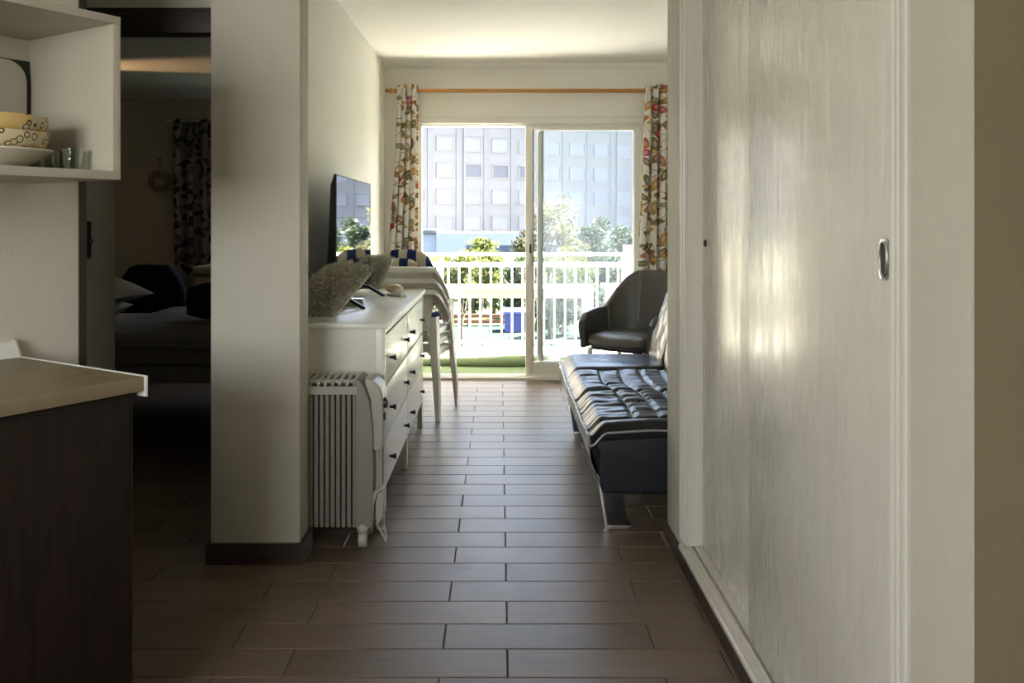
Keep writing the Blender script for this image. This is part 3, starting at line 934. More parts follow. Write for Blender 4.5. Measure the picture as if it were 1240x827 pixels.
def shaggy(name, label, low, high, width, sz, n, blade, seed, pm='pile'):
    rnd = random.Random(seed)
    low, high = Vector(low), Vector(high)          # the two ends of its free side edge
    a = (high - low)
    sy, sx = a.length / 2, width / 2
    a.normalize()
    bx = Vector((a.y, -a.x, 0)).normalized()
    t = thing(name, label, 'cushion')
    rm_ = Matrix((bx, a, bx.cross(a))).transposed()
    t.rotation_euler = rm_.to_euler()
    t.location = (low + high) / 2 - bx * sx
    t['group'] = 'shaggy cushions on the chest of drawers'

    def surf(u, v):
        # rounded pad, z up; u,v in -1..1
        e = (1 - abs(u) ** 3.2) * (1 - abs(v) ** 3.2)
        return Vector((sx * u, sy * v, sz * (0.14 + 0.86 * max(0, e) ** 0.42)))
    g = MB()
    nu = 26
    g.grid(nu, nu, lambda i, j: surf(2 * i / (nu - 1) - 1, 2 * j / (nu - 1) - 1))
    rim = [surf(2 * i / (nu - 1) - 1, -1) for i in range(nu)]
    g.build('pad', pm, t, smooth=180, fix=False)
    g2 = MB()
    g2.box(-sx, sx, -sy, sy, 0.0, sz * 0.13)
    g2.build('backing', 'whitecloth', t, bevel=0.003)
    p = MB()
    for k in range(n):
        u, v = rnd.uniform(-1.0, 1.0), rnd.uniform(-1.0, 1.0)
        a = surf(u, v)
        d = 0.02
        nrm = (surf(u + d, v) - a).cross(surf(u, v + d) - a)
        if nrm.length < 1e-9 or nrm.z < 0:
            nrm = Vector((0, 0, 1))
        nrm.normalize()
        tip = a + nrm * blade * rnd.uniform(0.6, 1.1) + Vector((rnd.uniform(-1, 1), rnd.uniform(-1, 1), rnd.uniform(-0.8, 0.6))) * blade * 0.55
        th = rnd.uniform(0, math.pi)
        s = Vector((math.cos(th), math.sin(th), 0)) * blade * 0.17
        p.add([a - s, a + s, tip + s * 0.5, tip - s * 0.5], [(0, 1, 2, 3)])
    po = p.build('pile', pm, t, fix=False)
    po['kind'] = 'stuff'
    return t


shaggy('cushion', 'thick shaggy greige cushion tilted up near the pillar end of the chest', (-0.662, 3.46, DZ + 0.012), (-0.567, 3.83, 0.985), 0.19, 0.068, 7000, 0.020, 3)
shaggy('cushion', 'pale shaggy cushion leaning on the stacked chairs beyond the television', (-0.684, 4.97, DZ + 0.012), (-0.632, 5.17, 0.990), 0.17, 0.045, 4000, 0.016, 4, 'pile_pale')

# ------------------------------------------------------------------ oil radiator
rad = thing('oil_radiator', 'beige oil-filled column radiator on castors behind the pillar', 'radiator', (-0.445, 3.322, 0))
# local: x 0 = control end, negative towards the wall; y -0.085..0.075
fin_me = None
for k in range(17):
    x = -0.098 - k * 0.0205
    if fin_me is None:
        f = MB()
        prof = [(-0.078, 0.075), (0.070, 0.075), (0.078, 0.11), (0.078, 0.56), (0.062, 0.590), (-0.055, 0.590), (-0.080, 0.570), (-0.080, 0.095)]
        f.prism(prof, -0.0072, 0.0072, 'x')
        o = f.build('fin', 'radiator', rad, bevel=0.003)
        fin_me = o.data
    else:
        o = relink(fin_me, 'fin', rad)
    o.location = (x, 0, 0)
B(-0.44, -0.09, -0.030, 0.030, 0.085, 0.56).build('core', 'radiator', rad)
# top grille: two bars with cross pieces
tg = MB()
tg.box(-0.44, -0.088, -0.062, -0.046, 0.612, 0.624)
tg.box(-0.44, -0.088, 0.036, 0.080, 0.612, 0.632)
tg.box(-0.44, -0.088, -0.090, -0.084, 0.574, 0.604)
for k in range(14):
    x = -0.0985 - k * 0.027
    if x > -0.44:
        tg.hexa([(x - 0.006, -0.048, 0.612), (x + 0.004, -0.048, 0.612), (x + 0.009, 0.038, 0.620), (x - 0.001, 0.038, 0.620)],
                [(x - 0.006, -0.048, 0.624), (x + 0.004, -0.048, 0.624), (x + 0.009, 0.038, 0.632), (x - 0.001, 0.038, 0.632)])
        tg.hexa([(x - 0.003, -0.089, 0.598), (x + 0.001, -0.089, 0.598), (x + 0.008, -0.060, 0.614), (x - 0.010, -0.060, 0.614)],
                [(x - 0.003, -0.090, 0.604), (x + 0.001, -0.090, 0.604), (x + 0.008, -0.062, 0.622), (x - 0.010, -0.062, 0.622)])
tg.build('top_grille', 'radplastic', rad)
# end housing with rounded shoulder
hs = MB()
hp = [(-0.094, 0.075), (-0.030, 0.075), (-0.026, 0.30), (-0.030, 0.45), (-0.042, 0.55), (-0.062, 0.605), (-0.085, 0.630), (-0.094, 0.632)]
hs.prism(hp, -0.088, 0.082, 'y')
hs.build('end_housing', 'radiator', rad, bevel=0.010, seg=3)
cp = MB()
cp.prism([(-0.040, 0.36), (0.000, 0.36), (0.008, 0.40), (0.008, 0.555), (-0.004, 0.600), (-0.030, 0.625), (-0.060, 0.632), (-0.062, 0.61), (-0.040, 0.55)], -0.072, 0.066, 'y')
cp.build('control_panel', 'radplastic', rad, bevel=0.008, seg=3)
MB().lathe([(0.020, 0.006), (0.020, 0.018), (0.014, 0.022)], (0, -0.045, 0.535), 18, 'x').build('thermostat_dial', 'bladk_knob', rad, smooth=True)
MB().box(0.006, 0.014, -0.06, -0.03, 0.47, 0.50).build('power_switch', 'bladk_knob', rad, bevel=0.002)
MB().box(-0.03, -0.012, -0.05, 0.05, 0.18, 0.36).build('cord_bay', 'radplastic', rad, bevel=0.004)
MB().tube([(-0.034, -0.075, 0.10), (-0.032, -0.077, 0.16), (-0.020, -0.076, 0.205), (0.004, -0.07, 0.215), (0.006, -0.07, 0.20), (0.0, -0.07, 0.12), (-0.012, -0.07, 0.09)], 0.008, 8).build('cord_hook', 'radplastic', rad, smooth=True)
MB().box(-0.022, 0.004, -0.066, 0.058, 0.095, 0.20).build('cord_tray', 'radplastic', rad, bevel=0.006)
MB().tube([(-0.02, -0.06, 0.085), (0.0, -0.055, 0.05), (0.012, -0.06, 0.03), (0.016, -0.06, 0.018), (0.018, -0.04, 0.022), (0.006, -0.02, 0.06)], 0.004, 8).build('power_cord', 'radplastic', rad, smooth=True)
for yy in (-0.075, 0.065):
    for xx in (-0.066, -0.40):
        w = MB().lathe([(0.008, -0.016), (0.026, -0.015), (0.029, -0.006), (0.029, 0.006), (0.026, 0.015), (0.008, 0.016)], (xx, yy, 0.029), 20, 'x').build('castor', 'radplastic', rad, smooth=True)
        MB().lathe([(0.012, 0.05), (0.022, 0.062), (0.024, 0.075), (0.016, 0.088)], (xx, yy, 0.0), 16, 'z').build('castor_mount', 'radplastic', w, smooth=True)

# ------------------------------------------------------------------ stacked white plastic chairs
SPATH = []


def chair_plan(s, hw=0.215, yb=-0.235, yf=0.225, p=2.6):
    """U-shaped outline, s -1 (left arm tip) .. 0 (back centre) .. 1 (right arm tip)"""
    a = abs(s)
    sg = 1 if s >= 0 else -1
    if a < 0.60:
        t = a / 0.60 * math.pi / 2
        x = hw * abs(math.sin(t)) ** (2 / p)
        y = -abs(math.cos(t)) ** (2 / p) * abs(yb + 0.02) + 0.0
    else:
        t = (a - 0.60) / 0.40
        x = hw + 0.012 * t
        y = 0.0 + yf * t
    return sg * x, y


def chair_rim_z(s):
    a = abs(s)
    z = 0.805 - 0.025 * a * a
    z -= 0.185 * smoothstep(0.34, 0.80, a)
    z -= 0.020 * smoothstep(0.80, 1.0, a)
    return z


def monobloc(label):
    t = thing('plastic_chair', label, 'chair', group='stacked white plastic chairs')
    ns = 61
    ss = [-1 + 2 * i / (ns - 1) for i in range(ns)]
    # rim: broad rolled band
    rim = MB()
    prof = [(-0.016, -0.052), (-0.006, -0.050), (0.004, -0.006), (0.022, -0.010), (0.030, -0.030), (0.034, -0.028), (0.026, 0.000), (0.006, 0.008), (-0.010, 0.004)]

    def rf(i, j):
        s = ss[i]
        x, y = chair_plan(s)
        x2, y2 = chair_plan(min(1, s + 0.02))
        x1, y1 = chair_plan(max(-1, s - 0.02))
        tx, ty = x2 - x1, y2 - y1
        L = math.hypot(tx, ty) or 1
        nx, ny = ty / L, -tx / L
        o, z = prof[j % len(prof)]
        o *= 1.0 - 0.90 * smoothstep(0.66, 0.84, abs(s))
        return (x + nx * o, y + ny * o, chair_rim_z(s) + z)
    rim.grid(ns, len(prof) + 1, rf)
    rim.build('rim', 'whiteplastic', t, smooth=50)
    # back and arm shell below the rim, open under the arms
    shl = MB()

    def sf(i, j):
        s = -0.44 + 0.88 * i / 40
        v = j / 8
        x, y = chair_plan(s)
        zt = chair_rim_z(s) - 0.02
        zb = 0.44 + 0.05 * (abs(s) / 0.44) ** 2
        k = 1 - 0.34 * v
        return (x * k, y * k - 0.0, zt + (zb - zt) * v)
    shl.grid(41, 9, sf)
    shl.build('backrest', 'whiteplastic', t, smooth=60, fix=False, solid=0.006)
    # seat
    seat = MB()

    def sef(i, j):
        u, v = -1 + 2 * i / 20, j / 16
        w = 0.19 + 0.03 * v
        y = -0.18 + 0.41 * v
        z = 0.420 + 0.012 * v - 0.012 * math.cos(u * 1.57) - 0.03 * smoothstep(0.9, 1.0, v) - 0.02 * smoothstep(0.9, 1, abs(u))
        return (u * w, y, z)
    seat.grid(21, 17, sef)
    seat.build('seat', 'whiteplastic', t, smooth=60, fix=False, solid=0.008)
    MB().box(-0.20, 0.20, 0.205, 0.222, 0.372, 0.408).build('front_apron', 'whiteplastic', t, bevel=0.004)
    for sx in (1, -1):
        MB().box(sx * 0.205 - 0.006, sx * 0.205 + 0.006, -0.15, 0.20, 0.380, 0.420).build('side_apron', 'whiteplastic', t, bevel=0.003)
        # thin L-shaped legs that splay outwards, so the next chair's legs slide over them
        for (yb, yt, zt, wb, wt, sy) in ((0.238, 0.212, chair_rim_z(1) - 0.005, 0.040, 0.085, 1), (-0.228, -0.165, 0.50, 0.040, 0.075, -1)):
            xb, xt, th = sx * (0.224 + 0.055 * zt), sx * 0.224, 0.003
            if sy > 0:
                yb, yt = 0.229 + 0.055 * zt, 0.229
            else:
                yb = yt - 0.055 * zt

            def ell(x, y, w, z):
                ix, iy = -sx, -sy
                return [(x, y, z), (x + ix * w * 0.6, y, z), (x + ix * w * 0.6, y + iy * th, z), (x + ix * th, y + iy * th, z), (x + ix * th, y + iy * w, z), (x, y + iy * w, z)]
            a_, b_ = ell(xb, yb, wb, 0.0), ell(xt, yt, wt, zt)
            lg = MB()
            lg.add(a_ + b_, [tuple(range(6)), tuple(range(11, 5, -1))] + [(q, (q + 1) % 6, (q + 1) % 6 + 6, q + 6) for q in range(6)])
            lg.build('leg', 'whiteplastic', t)
    return t


CH_LOC = Vector((-0.574, 5.520, 0))
CH_ROT = R(-12)
ch_labels = ['bottom white plastic chair of the stack behind the chest of drawers',
             'middle white plastic chair of the stack behind the chest of drawers',
             'top white plastic chair of the stack, with striped pads in it']
ch0 = monobloc(ch_labels[0])
for i in range(3):
    c = ch0 if i == 0 else copy_tree(ch0)
    c['label'] = ch_labels[i]
    fwd = Vector((math.sin(-CH_ROT), math.cos(CH_ROT), 0))
    c.location = CH_LOC + Vector((0, 0, 0.066 * i))
    c.rotation_euler = (0, 0, CH_ROT)


def striped_pad(label, dz, dy, k, w, top, dx=0.0):
    """arched back pad standing in the chair, with its seat pad"""
    t = thing('striped_pad', label, 'cushion', CH_LOC + Vector((0, 0, dz)), CH_ROT, 'striped chair pads')
    ns, nz = 57, 24
    uvs = []
    g = MB()

    def fn(i, j):
        u = -1 + 2 * i / (ns - 1)
        v = j / (nz - 1)
        zt = top - 0.025 * u * u - 0.15 * abs(u) ** 5
        zb = 0.66
        y0 = -0.205 + dy + 0.10 * abs((u * w + dx) / 0.225) ** 2.4
        th = 0.022 * max(0.0, 1 - abs(u) ** 8) ** 0.5
        if v < 0.42:
            q = v / 0.42
            off, z = -1.0, zb + (zt - 0.03 - zb) * q
        elif v < 0.58:
            q = (v - 0.42) / 0.16 * math.pi
            off, z = -math.cos(q), zt - 0.03 + 0.03 * math.sin(q)
        else:
            q = (v - 0.58) / 0.42
            off, z = 1.0, zt - 0.03 + (zb - zt + 0.03) * q
        uvs.append((u * w + k, z))
        return (dx + u * w, y0 + off * th + 0.20 * max(0.0, 0.93 - z), z)
    g.grid(ns, nz, fn)
    g.build('back_pad', 'stripe', t, smooth=180, fix=False, uv=uvs)
    uv2 = []
    g = MB()

    def f2(i, j):
        u, v = -1 + 2 * i / 20, -1 + 2 * j / 20
        e = max(0, (1 - abs(u) ** 4) * (1 - abs(v) ** 4)) ** 0.4
        uv2.append((u * 0.20, v))
        return (u * 0.175, 0.06 + v * 0.13, 0.585 + 0.032 * e)
    g.grid(21, 21, f2)
    g.build('seat_pad', 'stripe', t, smooth=180, fix=False, uv=uv2, solid=0.006)
    return t


striped_pad('navy and beige striped chair pad standing highest in the chair stack', 0.03, 0.097, 0.03, 0.192, 1.018)
striped_pad('lower navy and beige striped chair pad in front of the taller one', 0.0, 0.042, 0.05, 0.165, 0.995, -0.015)

# ------------------------------------------------------------------ black leather sofa bed
sofa = thing('sofa_bed', 'black leather sofa bed with quilted seat and chrome-edged legs', 'sofa', (0.358, 3.40, 0))
SL, SW = 1.80, 0.62
seamx = [0.185, 0.292, 0.398, 0.505]
seamy = [0.11, 0.70, 1.29]


def seat_z(x, y):
    z = 0.418
    ed = 0.25 + 0.75 * smoothstep(0.0, 0.14, x)
    # end sections run a touch higher and smooth
    z += 0.014 * smoothstep(1.27, 1.45, y) + 0.004 * smoothstep(0.14, 0.05, y)
    for sy in seamy:
        z -= ed * 0.022 * math.exp(-((y - sy) / 0.022) ** 2)
        z += ed * 0.010 * math.exp(-((y - sy) / 0.10) ** 2)
    if 0.09 < y < 1.31:
        q = smoothstep(0.11, 0.17, y) * smoothstep(1.29, 1.23, y)
        for sx in seamx:
            wob = 0.018 * math.sin((y - 0.11) / 0.59 * math.pi)
            z -= q * 0.013 * math.exp(-((x - sx - wob) / 0.010) ** 2)
        # wrinkles pulling in from the front edge
        wr = noise.noise((x * 5.0, y * 24.0, 1.7)) * 0.6 + noise.noise((x * 9.0 + y * 6, y * 38.0, 4.2)) * 0.4
        z += (0.55 + 0.45 * ed) * wr * 0.020 * (1.0 - 0.6 * smoothstep(0.12, 0.5, x))
    z += noise.noise((x * 6, y * 7, 9.0)) * 0.006
    # rounded front edge and ends
    z -= 0.055 * (1 - smoothstep(0.0, 0.075, x)) ** 1.5
    z -= 0.030 * (1 - smoothstep(0.0, 0.05, y)) ** 2
    z -= 0.030 * (1 - smoothstep(0.0, 0.05, SL - y)) ** 2
    return z


sm = MB()
NX, NY = 70, 190


def seat_fn(i, j):
    # i: across; first rows wrap the front face, last rows end under the back
    y = SL * j / (NY - 1)
    if i < 8:
        q = i / 8
        z0 = seat_z(0.0, y)
        bul = 0.012 * math.sin(q * math.pi) + noise.noise((q * 3, y * 9, 2.2)) * 0.006
        return (-bul + 0.034 * (1 - q) ** 1.3, y, 0.215 + (z0 - 0.215) * q)
    x = SW * (i - 8) / (NX - 9)
    return (x, y, seat_z(x, y))


sm.grid(NX, NY, seat_fn)
# closing panels at both ends
for yy in (0.0, SL):
    top = [(SW * k / 40, seat_z(SW * k / 40, yy)) for k in range(41)]
    sm.add([(0.034, yy, 0.215)] + [(x, yy, z) for x, z in top] + [(SW, yy, 0.215)], [tuple(range(43))])
sm.build('seat_cushion', 'leather', sofa, smooth=60, fix=False)
bs = MB()
bs.prism([(0.045, 0.155), (0.62, 0.155), (0.62, 0.392), (0.030, 0.365), (0.018, 0.335), (0.034, 0.315), (0.026, 0.26), (0.036, 0.20)], -0.012, SL + 0.012, 'y')
bs.build('seat_base', 'leatherdark', sofa, bevel=0.012, seg=3)
pp = MB()
edge = []
for k in range(41):
    x = SW * (40 - k) / 40
    edge.append((x, -0.006, seat_z(x, 0.0) + 0.002))
for k in range(90):
    y = SL * k / 89
    edge.append((-0.004, y, seat_z(0.0, y) + 0.001))
pp.tube(edge, 0.0045, 8)
pp.tube([(0.032, SL * k / 40, 0.214 + 0.004 * math.sin(k)) for k in range(41)], 0.0045, 8)
for sx in seamx:  # pale tubes drawing in the highlights on the seat seams
    for (a, b_) in ((0.115, 0.695), (0.705, 1.285)):
        pts = []
        for k in range(24):
            y = a + (b_ - a) * k / 23
            x = sx + 0.018 * math.sin((y - 0.11) / 0.59 * math.pi)
            pts.append((x, y, seat_z(x, y) + 0.002))
        pp.tube(pts, 0.0030, 6)
pp.build('piping_and_glints', 'piping_and_glints', sofa, smooth=True)


def back_fn(i, j):
    u, y = i / 39, SL * j / 119
    z = 0.395 + 0.50 * u
    x = 0.535 + 0.17 * u
    puff = 0.050 * (1 - abs(2 * u - 1) ** 4) * (1 - abs(2 * j / 119 - 1) ** 18)
    for sy in seamy:
        puff -= 0.020 * math.exp(-((y - sy) / 0.02) ** 2)
    wr = noise.noise((u * 8, y * 16, 5.0)) * 0.010
    puff += wr
    return (x - puff * 0.95, y, z + puff * 0.30)


bk = MB()
bk.grid(40, 120, back_fn)
k0 = bk.grid(2, 120, lambda i, j: (0.70 + 0.14 * i, SL * j / 119, 0.90 - 0.48 * i) if i == 0 else (0.70, SL * j / 119, 0.40))
for yy in (0.0, SL):
    pl = [back_fn(i, 0 if yy == 0 else 119) for i in range(40)]
    bk.add([(p[0], yy, p[2]) for p in pl] + [(0.80, yy, 0.89), (0.70, yy, 0.40)], [tuple(range(42))])
bk.grid(2, 120, lambda i, j: (back_fn(39, j)[0], SL * j / 119, back_fn(39, j)[2]) if i == 0 else (0.80, SL * j / 119, 0.89))
bk.build('backrest', 'leather', sofa, smooth=60, fix=False)
MB().tube([(back_fn(i, 0)[0], -0.004, back_fn(i, 0)[2]) for i in range(40)], 0.0045, 8).tube([(back_fn(i, 119)[0] - 0.003, SL + 0.002, back_fn(i, 119)[2]) for i in range(40)], 0.0045, 8).build('back_piping', 'leatherdark', sofa, smooth=True)
for (lx, ly) in ((0.075, 0.02), (0.075, SL - 0.26), (0.52, 0.02), (0.52, SL - 0.26)):
    lg = MB()
    lg.hexa([(lx - 0.002, ly, 0), (lx + 0.078, ly, 0), (lx + 0.078, ly + 0.05, 0), (lx - 0.002, ly + 0.05, 0)],
            [(lx - 0.030, ly + 0.01, 0.17), (lx + 0.045, ly + 0.01, 0.17), (lx + 0.045, ly + 0.06, 0.17), (lx - 0.030, ly + 0.06, 0.17)])
    l = lg.build('leg', 'black', sofa, bevel=0.003)
    e = MB()
    e.hexa([(lx - 0.010, ly - 0.004, 0), (lx - 0.001, ly - 0.004, 0), (lx - 0.001, ly + 0.054, 0), (lx - 0.010, ly + 0.054, 0)],
           [(lx - 0.038, ly + 0.006, 0.17), (lx - 0.029, ly + 0.006, 0.17), (lx - 0.029, ly + 0.064, 0.17), (lx - 0.038, ly + 0.064, 0.17)])
    e.box(lx - 0.008, lx + 0.084, ly - 0.005, ly + 0.056, 0.0, 0.022)
    e.build('chrome_edge', 'chrome', l, bevel=0.002)

# ------------------------------------------------------------------ grey tub armchair
arm = thing('tub_armchair', 'taupe grey leatherette tub armchair standing beyond the sofa bed', 'armchair', (0.895, 5.78, 0), R(-38))
# local: chair faces -y


def tub_plan(s, grow=0.0):
    a = abs(s)
    sg = 1 if s >= 0 else -1
    hw, back = 0.285 + grow, 0.27 + grow
    if a < 0.62:
        t = a / 0.62 * math.pi / 2
        x = hw * abs(math.sin(t)) ** 0.85
        y = back * abs(math.cos(t)) ** 0.85
    else:
        t = (a - 0.62) / 0.38
        x = hw - 0.015 * t * t
        y = -0.25 * t
    return sg * x, y


def tub_top(s):
    a = abs(s)
    return 0.880 - 0.012 * min(1.0, a / 0.3) ** 2 - 0.235 * smoothstep(0.13, 0.56, a) - 0.020 * smoothstep(0.60, 1.0, a) - 0.045 * smoothstep(0.90, 1.0, a) ** 2


NS, NV = 73, 26


def tub(i, j, thick=0.044):
    s = -1 + 2 * i / (NS - 1)
    zt = tub_top(s)
    zb = 0.40 if abs(s) < 0.7 else 0.40
    v = j / (NV - 1)
    lean = 0.075 * (1 - smoothstep(0.2, 0.8, abs(s))) + 0.02
    if v < 0.44:                       # inside going up
        q = v / 0.44
        off = -thick
        z = zb + (zt - 0.02 - zb) * q
    elif v < 0.56:
        q = (v - 0.44) / 0.12 * math.pi
        off = -thick / 2 - thick / 2 * math.cos(q)
        z = zt - 0.02 + 0.02 * math.sin(q)
    else:
        q = (v - 0.56) / 0.44
        off = 0.0
        z = zt - 0.02 + (zb - 0.02 - zt + 0.02) * q
    x, y = tub_plan(s)
    x2, y2 = tub_plan(min(1, s + 0.01))
    x1, y1 = tub_plan(max(-1, s - 0.01))
    tx, ty = x2 - x1, y2 - y1
    L = math.hypot(tx, ty) or 1
    nx, ny = -ty / L, tx / L
    if nx * x + ny * (y + 0.001) < 0:
        nx, ny = -nx, -ny
    h = (z - 0.40) / 0.47
    under = -(0.05 - 0.04 * smoothstep(0.5, 0.8, abs(s))) * (1 - smoothstep(0.0, 0.25, h)) if v > 0.56 else 0
    return Vector((x + nx * (off + lean * h + under), y + ny * (off + lean * h + under), z))


tb = MB()
tb.grid(NS, NV, tub)
for i in (0, NS - 1):
    pts = [tub(i, j) for j in range(NV)]
    tb.add(pts, [tuple(range(NV))])
tb.build('shell', 'chairgrey', arm, smooth=50, fix=True)
sc_ = MB()


def seat_pad(i, j):
    u, v = -1 + 2 * i / 28, -1 + 2 * j / 28
    # squircle mapping
    x = u * math.sqrt(1 - v * v / 2.6)
    y = v * math.sqrt(1 - u * u / 2.6)
    e = max(0.0, 1 - max(abs(u), abs(v)) ** 6)
    return (x * 0.262, -0.035 + y * 0.270, 0.425 + 0.060 * e ** 0.5 + 0.006 * math.cos(u * 2) * math.cos(v * 2))


sc_.grid(29, 29, seat_pad)
sc_.grid(29, 29, lambda i, j: (seat_pad(i, j)[0] * 0.97, -0.035 + (seat_pad(i, j)[1] + 0.035) * 0.97, 0.425 - 0.035 * max(0.0, 1 - max(abs(-1 + 2 * i / 28), abs(-1 + 2 * j / 28)) ** 6) ** 0.5))
sc_.build('seat', 'chairgrey', arm, smooth=60, fix=False)
stt = MB()
for s0 in (-0.50, -0.485, -0.135, -0.12, 0.12, 0.135, 0.485, 0.50):
    i0 = (s0 + 1) / 2 * (NS - 1)
    pts = []
    for j in range(3, 14):
        a, b_ = tub(int(i0), j), tub(int(i0) + 1, j)
        p = a.lerp(b_, i0 - int(i0))
        c0 = Vector((0, 0, p.z))
        pts.append(p + (c0 - p).normalized() * 0.0008)
    stt.tube(pts, 0.0010, 5)
stt.build('stitching', 'stitch', arm, smooth=True)
B(-0.20, 0.20, -0.22, 0.20, 0.375, 0.395).build('base_plate', 'black', arm, bevel=0.004)
for sx in (1, -1):
    for sy in (1, -1):
        MB().tube([(sx * 0.20, -0.03 + sy * 0.19, 0.385), (sx * 0.25, -0.03 + sy * 0.25, 0.0)], [0.016, 0.011], 12).build('leg', 'rail', arm, smooth=True)

# ------------------------------------------------------------------ kitchen corner
KR = math.atan2(KD.y, KD.x)
kc = thing('base_cabinet', 'dark wenge kitchen base cabinet under the stone worktop', 'cabinet', (-0.847, 2.069, 0), KR)
B(-1.55, -0.021, 0.040, 0.56, 0.10, 0.813).build('body', 'kitchenwood', kc)
for i, (xa, xb) in enumerate(((-0.56, -0.023), (-1.10, -0.563), (-1.55, -1.103))):
    B(xa, xb, 0.020, 0.040, 0.10, 0.810).build('door', 'kitchenwood', kc, bevel=0.0015)
B(-1.55, -0.03, 0.07, 0.09, 0.0, 0.10).build('plinth', 'darkframe', kc)
B(-0.0225, -0.0195, 0.018, 0.56, 0.0, 0.812).build('end_panel', 'kitchenwood', kc)
wt = thing('worktop', 'beige mottled stone-look worktop with pale metal end strip', 'worktop', (-0.847, 2.069, 0.815), KR)
B(-1.6, 0.0, 0.0, 0.585, 0.0, 0.035).build('slab', 'worktop', wt, bevel=0.004)
B(-0.0005, 0.0055, -0.005, 0.58, -0.013, 0.037).build('end_strip', 'metaltrim', wt, bevel=0.001)
MB().prism([(0.545, 0.035), (0.585, 0.035), (0.585, 0.078), (0.570, 0.076)], -1.6, -0.003, 'x').build('upstand', 'metaltrim', wt)
MB().prism([(0.541, 0.035), (0.586, 0.035), (0.586, 0.083), (0.568, 0.081)], -0.004, 0.002, 'x').build('upstand_end_cap', 'jamb', wt)

C0 = Vector((-0.971, 2.222, 0))
KDZ0, KDZ1, CD = 1.326, 1.743, 0.398
cab = thing('wall_cabinet', 'open-fronted white wall cabinet holding bowls and glasses', 'cabinet', (C0.x, C0.y, KDZ0), KR)
hgt = KDZ1 - KDZ0
B(-1.0, 0.0, 0.0, CD, 0.0, 0.022).build('bottom', 'shelfwhite', cab, bevel=0.001)
B(-1.0, 0.0, 0.0, CD, hgt - 0.020, hgt).build('top', 'shelfwhite', cab, bevel=0.001)
B(-0.021, 0.0, 0.0005, CD, 0.022, hgt - 0.020).build('side', 'shelfwhite', cab, bevel=0.001)
B(-1.0, -0.979, 0.0005, CD, 0.022, hgt - 0.020).build('side', 'shelfwhite', cab, bevel=0.001)
B(-0.979, -0.021, CD - 0.008, CD, 0.022, hgt - 0.020).build('back', 'shelfwhite', cab)


def kpt(u, v, z):
    p = C0 + KD * u + KN * v
    return (p.x, p.y, z)


SZ = KDZ0 + 0.0225
# plate stack and painted bowls
pl = MB().lathe([(0.055, 0.0), (0.060, 0.004), (0.070, 0.008), (0.105, 0.028), (0.128, 0.044), (0.127, 0.048), (0.100, 0.034), (0.0, 0.020)], (0, 0, 0), 40)
tag(pl.build('serving_dish', 'ceramic', smooth=True, loc=kpt(-0.225, 0.17, SZ)), 'cream ceramic dish under the painted bowls in the wall cabinet', 'dish')
bp_ = [(0.080, 0.0), (0.100, 0.003), (0.112, 0.012), (0.118, 0.030), (0.119, 0.046), (0.114, 0.046), (0.108, 0.028), (0.0, 0.012)]
b1 = MB().lathe(bp_, (0, 0, 0), 40).build('painted_bowl', 'bowl', smooth=True, loc=kpt(-0.225, 0.17, SZ + 0.044))
tag(b1, 'lower yellow painted bowl resting on the cream dish', 'bowl', 'yellow painted bowls')
b2 = b1.copy()
COL.objects.link(b2)
b2.location = kpt(-0.225, 0.17, SZ + 0.082)
b2.rotation_euler = (0, 0, 1.1)
b2.scale = (0.985, 0.985, 1)
b2['label'] = 'upper yellow painted bowl nested on top of the other'
gp = [(0.018, 0.0), (0.021, 0.003), (0.0235, 0.030), (0.0235, 0.046), (0.026, 0.050), (0.026, 0.056), (0.0225, 0.056), (0.021, 0.030), (0.017, 0.006), (0.0, 0.006)]
g1 = tag(MB().lathe(gp, (0, 0, 0), 24).build('drinking_glass', 'jar', smooth=True, loc=kpt(-0.068, 0.100, SZ)), 'small clear glass beside the cabinet side panel', 'glass', 'clear glasses in the wall cabinet')
for (u, v, lb) in ((-0.060, 0.165, 'small clear glass between the painted bowls and another glass'), (-0.050, 0.235, 'small clear glass at the back of the cabinet corner')):
    g = g1.copy()
    COL.objects.link(g)
    g.location = kpt(u, v, SZ)
    g['label'] = lb
# tray standing at the back
tp = MB()
r_, wT, hT = 0.055, 0.30, 0.31
out_ = [(-0.018, 0.0), (-0.018, hT - r_)] + [(-0.018 - r_ + r_ * math.cos(a), hT - r_ + r_ * math.sin(a)) for a in [math.pi / 2 * k / 8 for k in range(9)]] + [(-wT, hT), (-wT, 0.0)]
tp.prism([(x, z) for x, z in out_], 0.0, 0.010, 'y')
ty = tag(tp.build('serving_tray', 'shelfwhite', bevel=0.002, loc=kpt(-0.021, CD - 0.030, SZ), rot=(0, 0, KR)), 'pale round-cornered tray standing at the back of the wall cabinet', 'tray')
gb = tag(B(-0.30, -0.0, 0.0, 0.006, 0.0, 0.315).build('cutting_board', 'greenboard', bevel=0.002, loc=kpt(-0.024, CD - 0.016, SZ), rot=(0, 0, KR)), 'dark green board behind the pale tray in the wall cabinet', 'board')

# ------------------------------------------------------------------ bedroom
bed = thing('bed', 'low double bed with grey bedspread in the dark bedroom', 'bed', (-2.05, 4.72, 0))
# local: x -1.0..1.0 (pillows at -x), y 0..1.55
B(-0.98, 0.90, 0.04, 1.52, 0.33, 0.43).build('bed_frame', 'bedbase', bed, bevel=0.01)
for (x, y) in ((-0.92, 0.10), (0.84, 0.10), (-0.92, 1.46), (0.84, 1.46)):
    B(x - 0.03, x + 0.03, y - 0.03, y + 0.03, 0.0, 0.335).build('leg', 'darkframe', bed)
B(-1.0, 0.92, 0.015, 1.55, 0.42, 0.56).build('mattress', 'bedbase', bed, bevel=0.04, seg=3)
dv = MB()


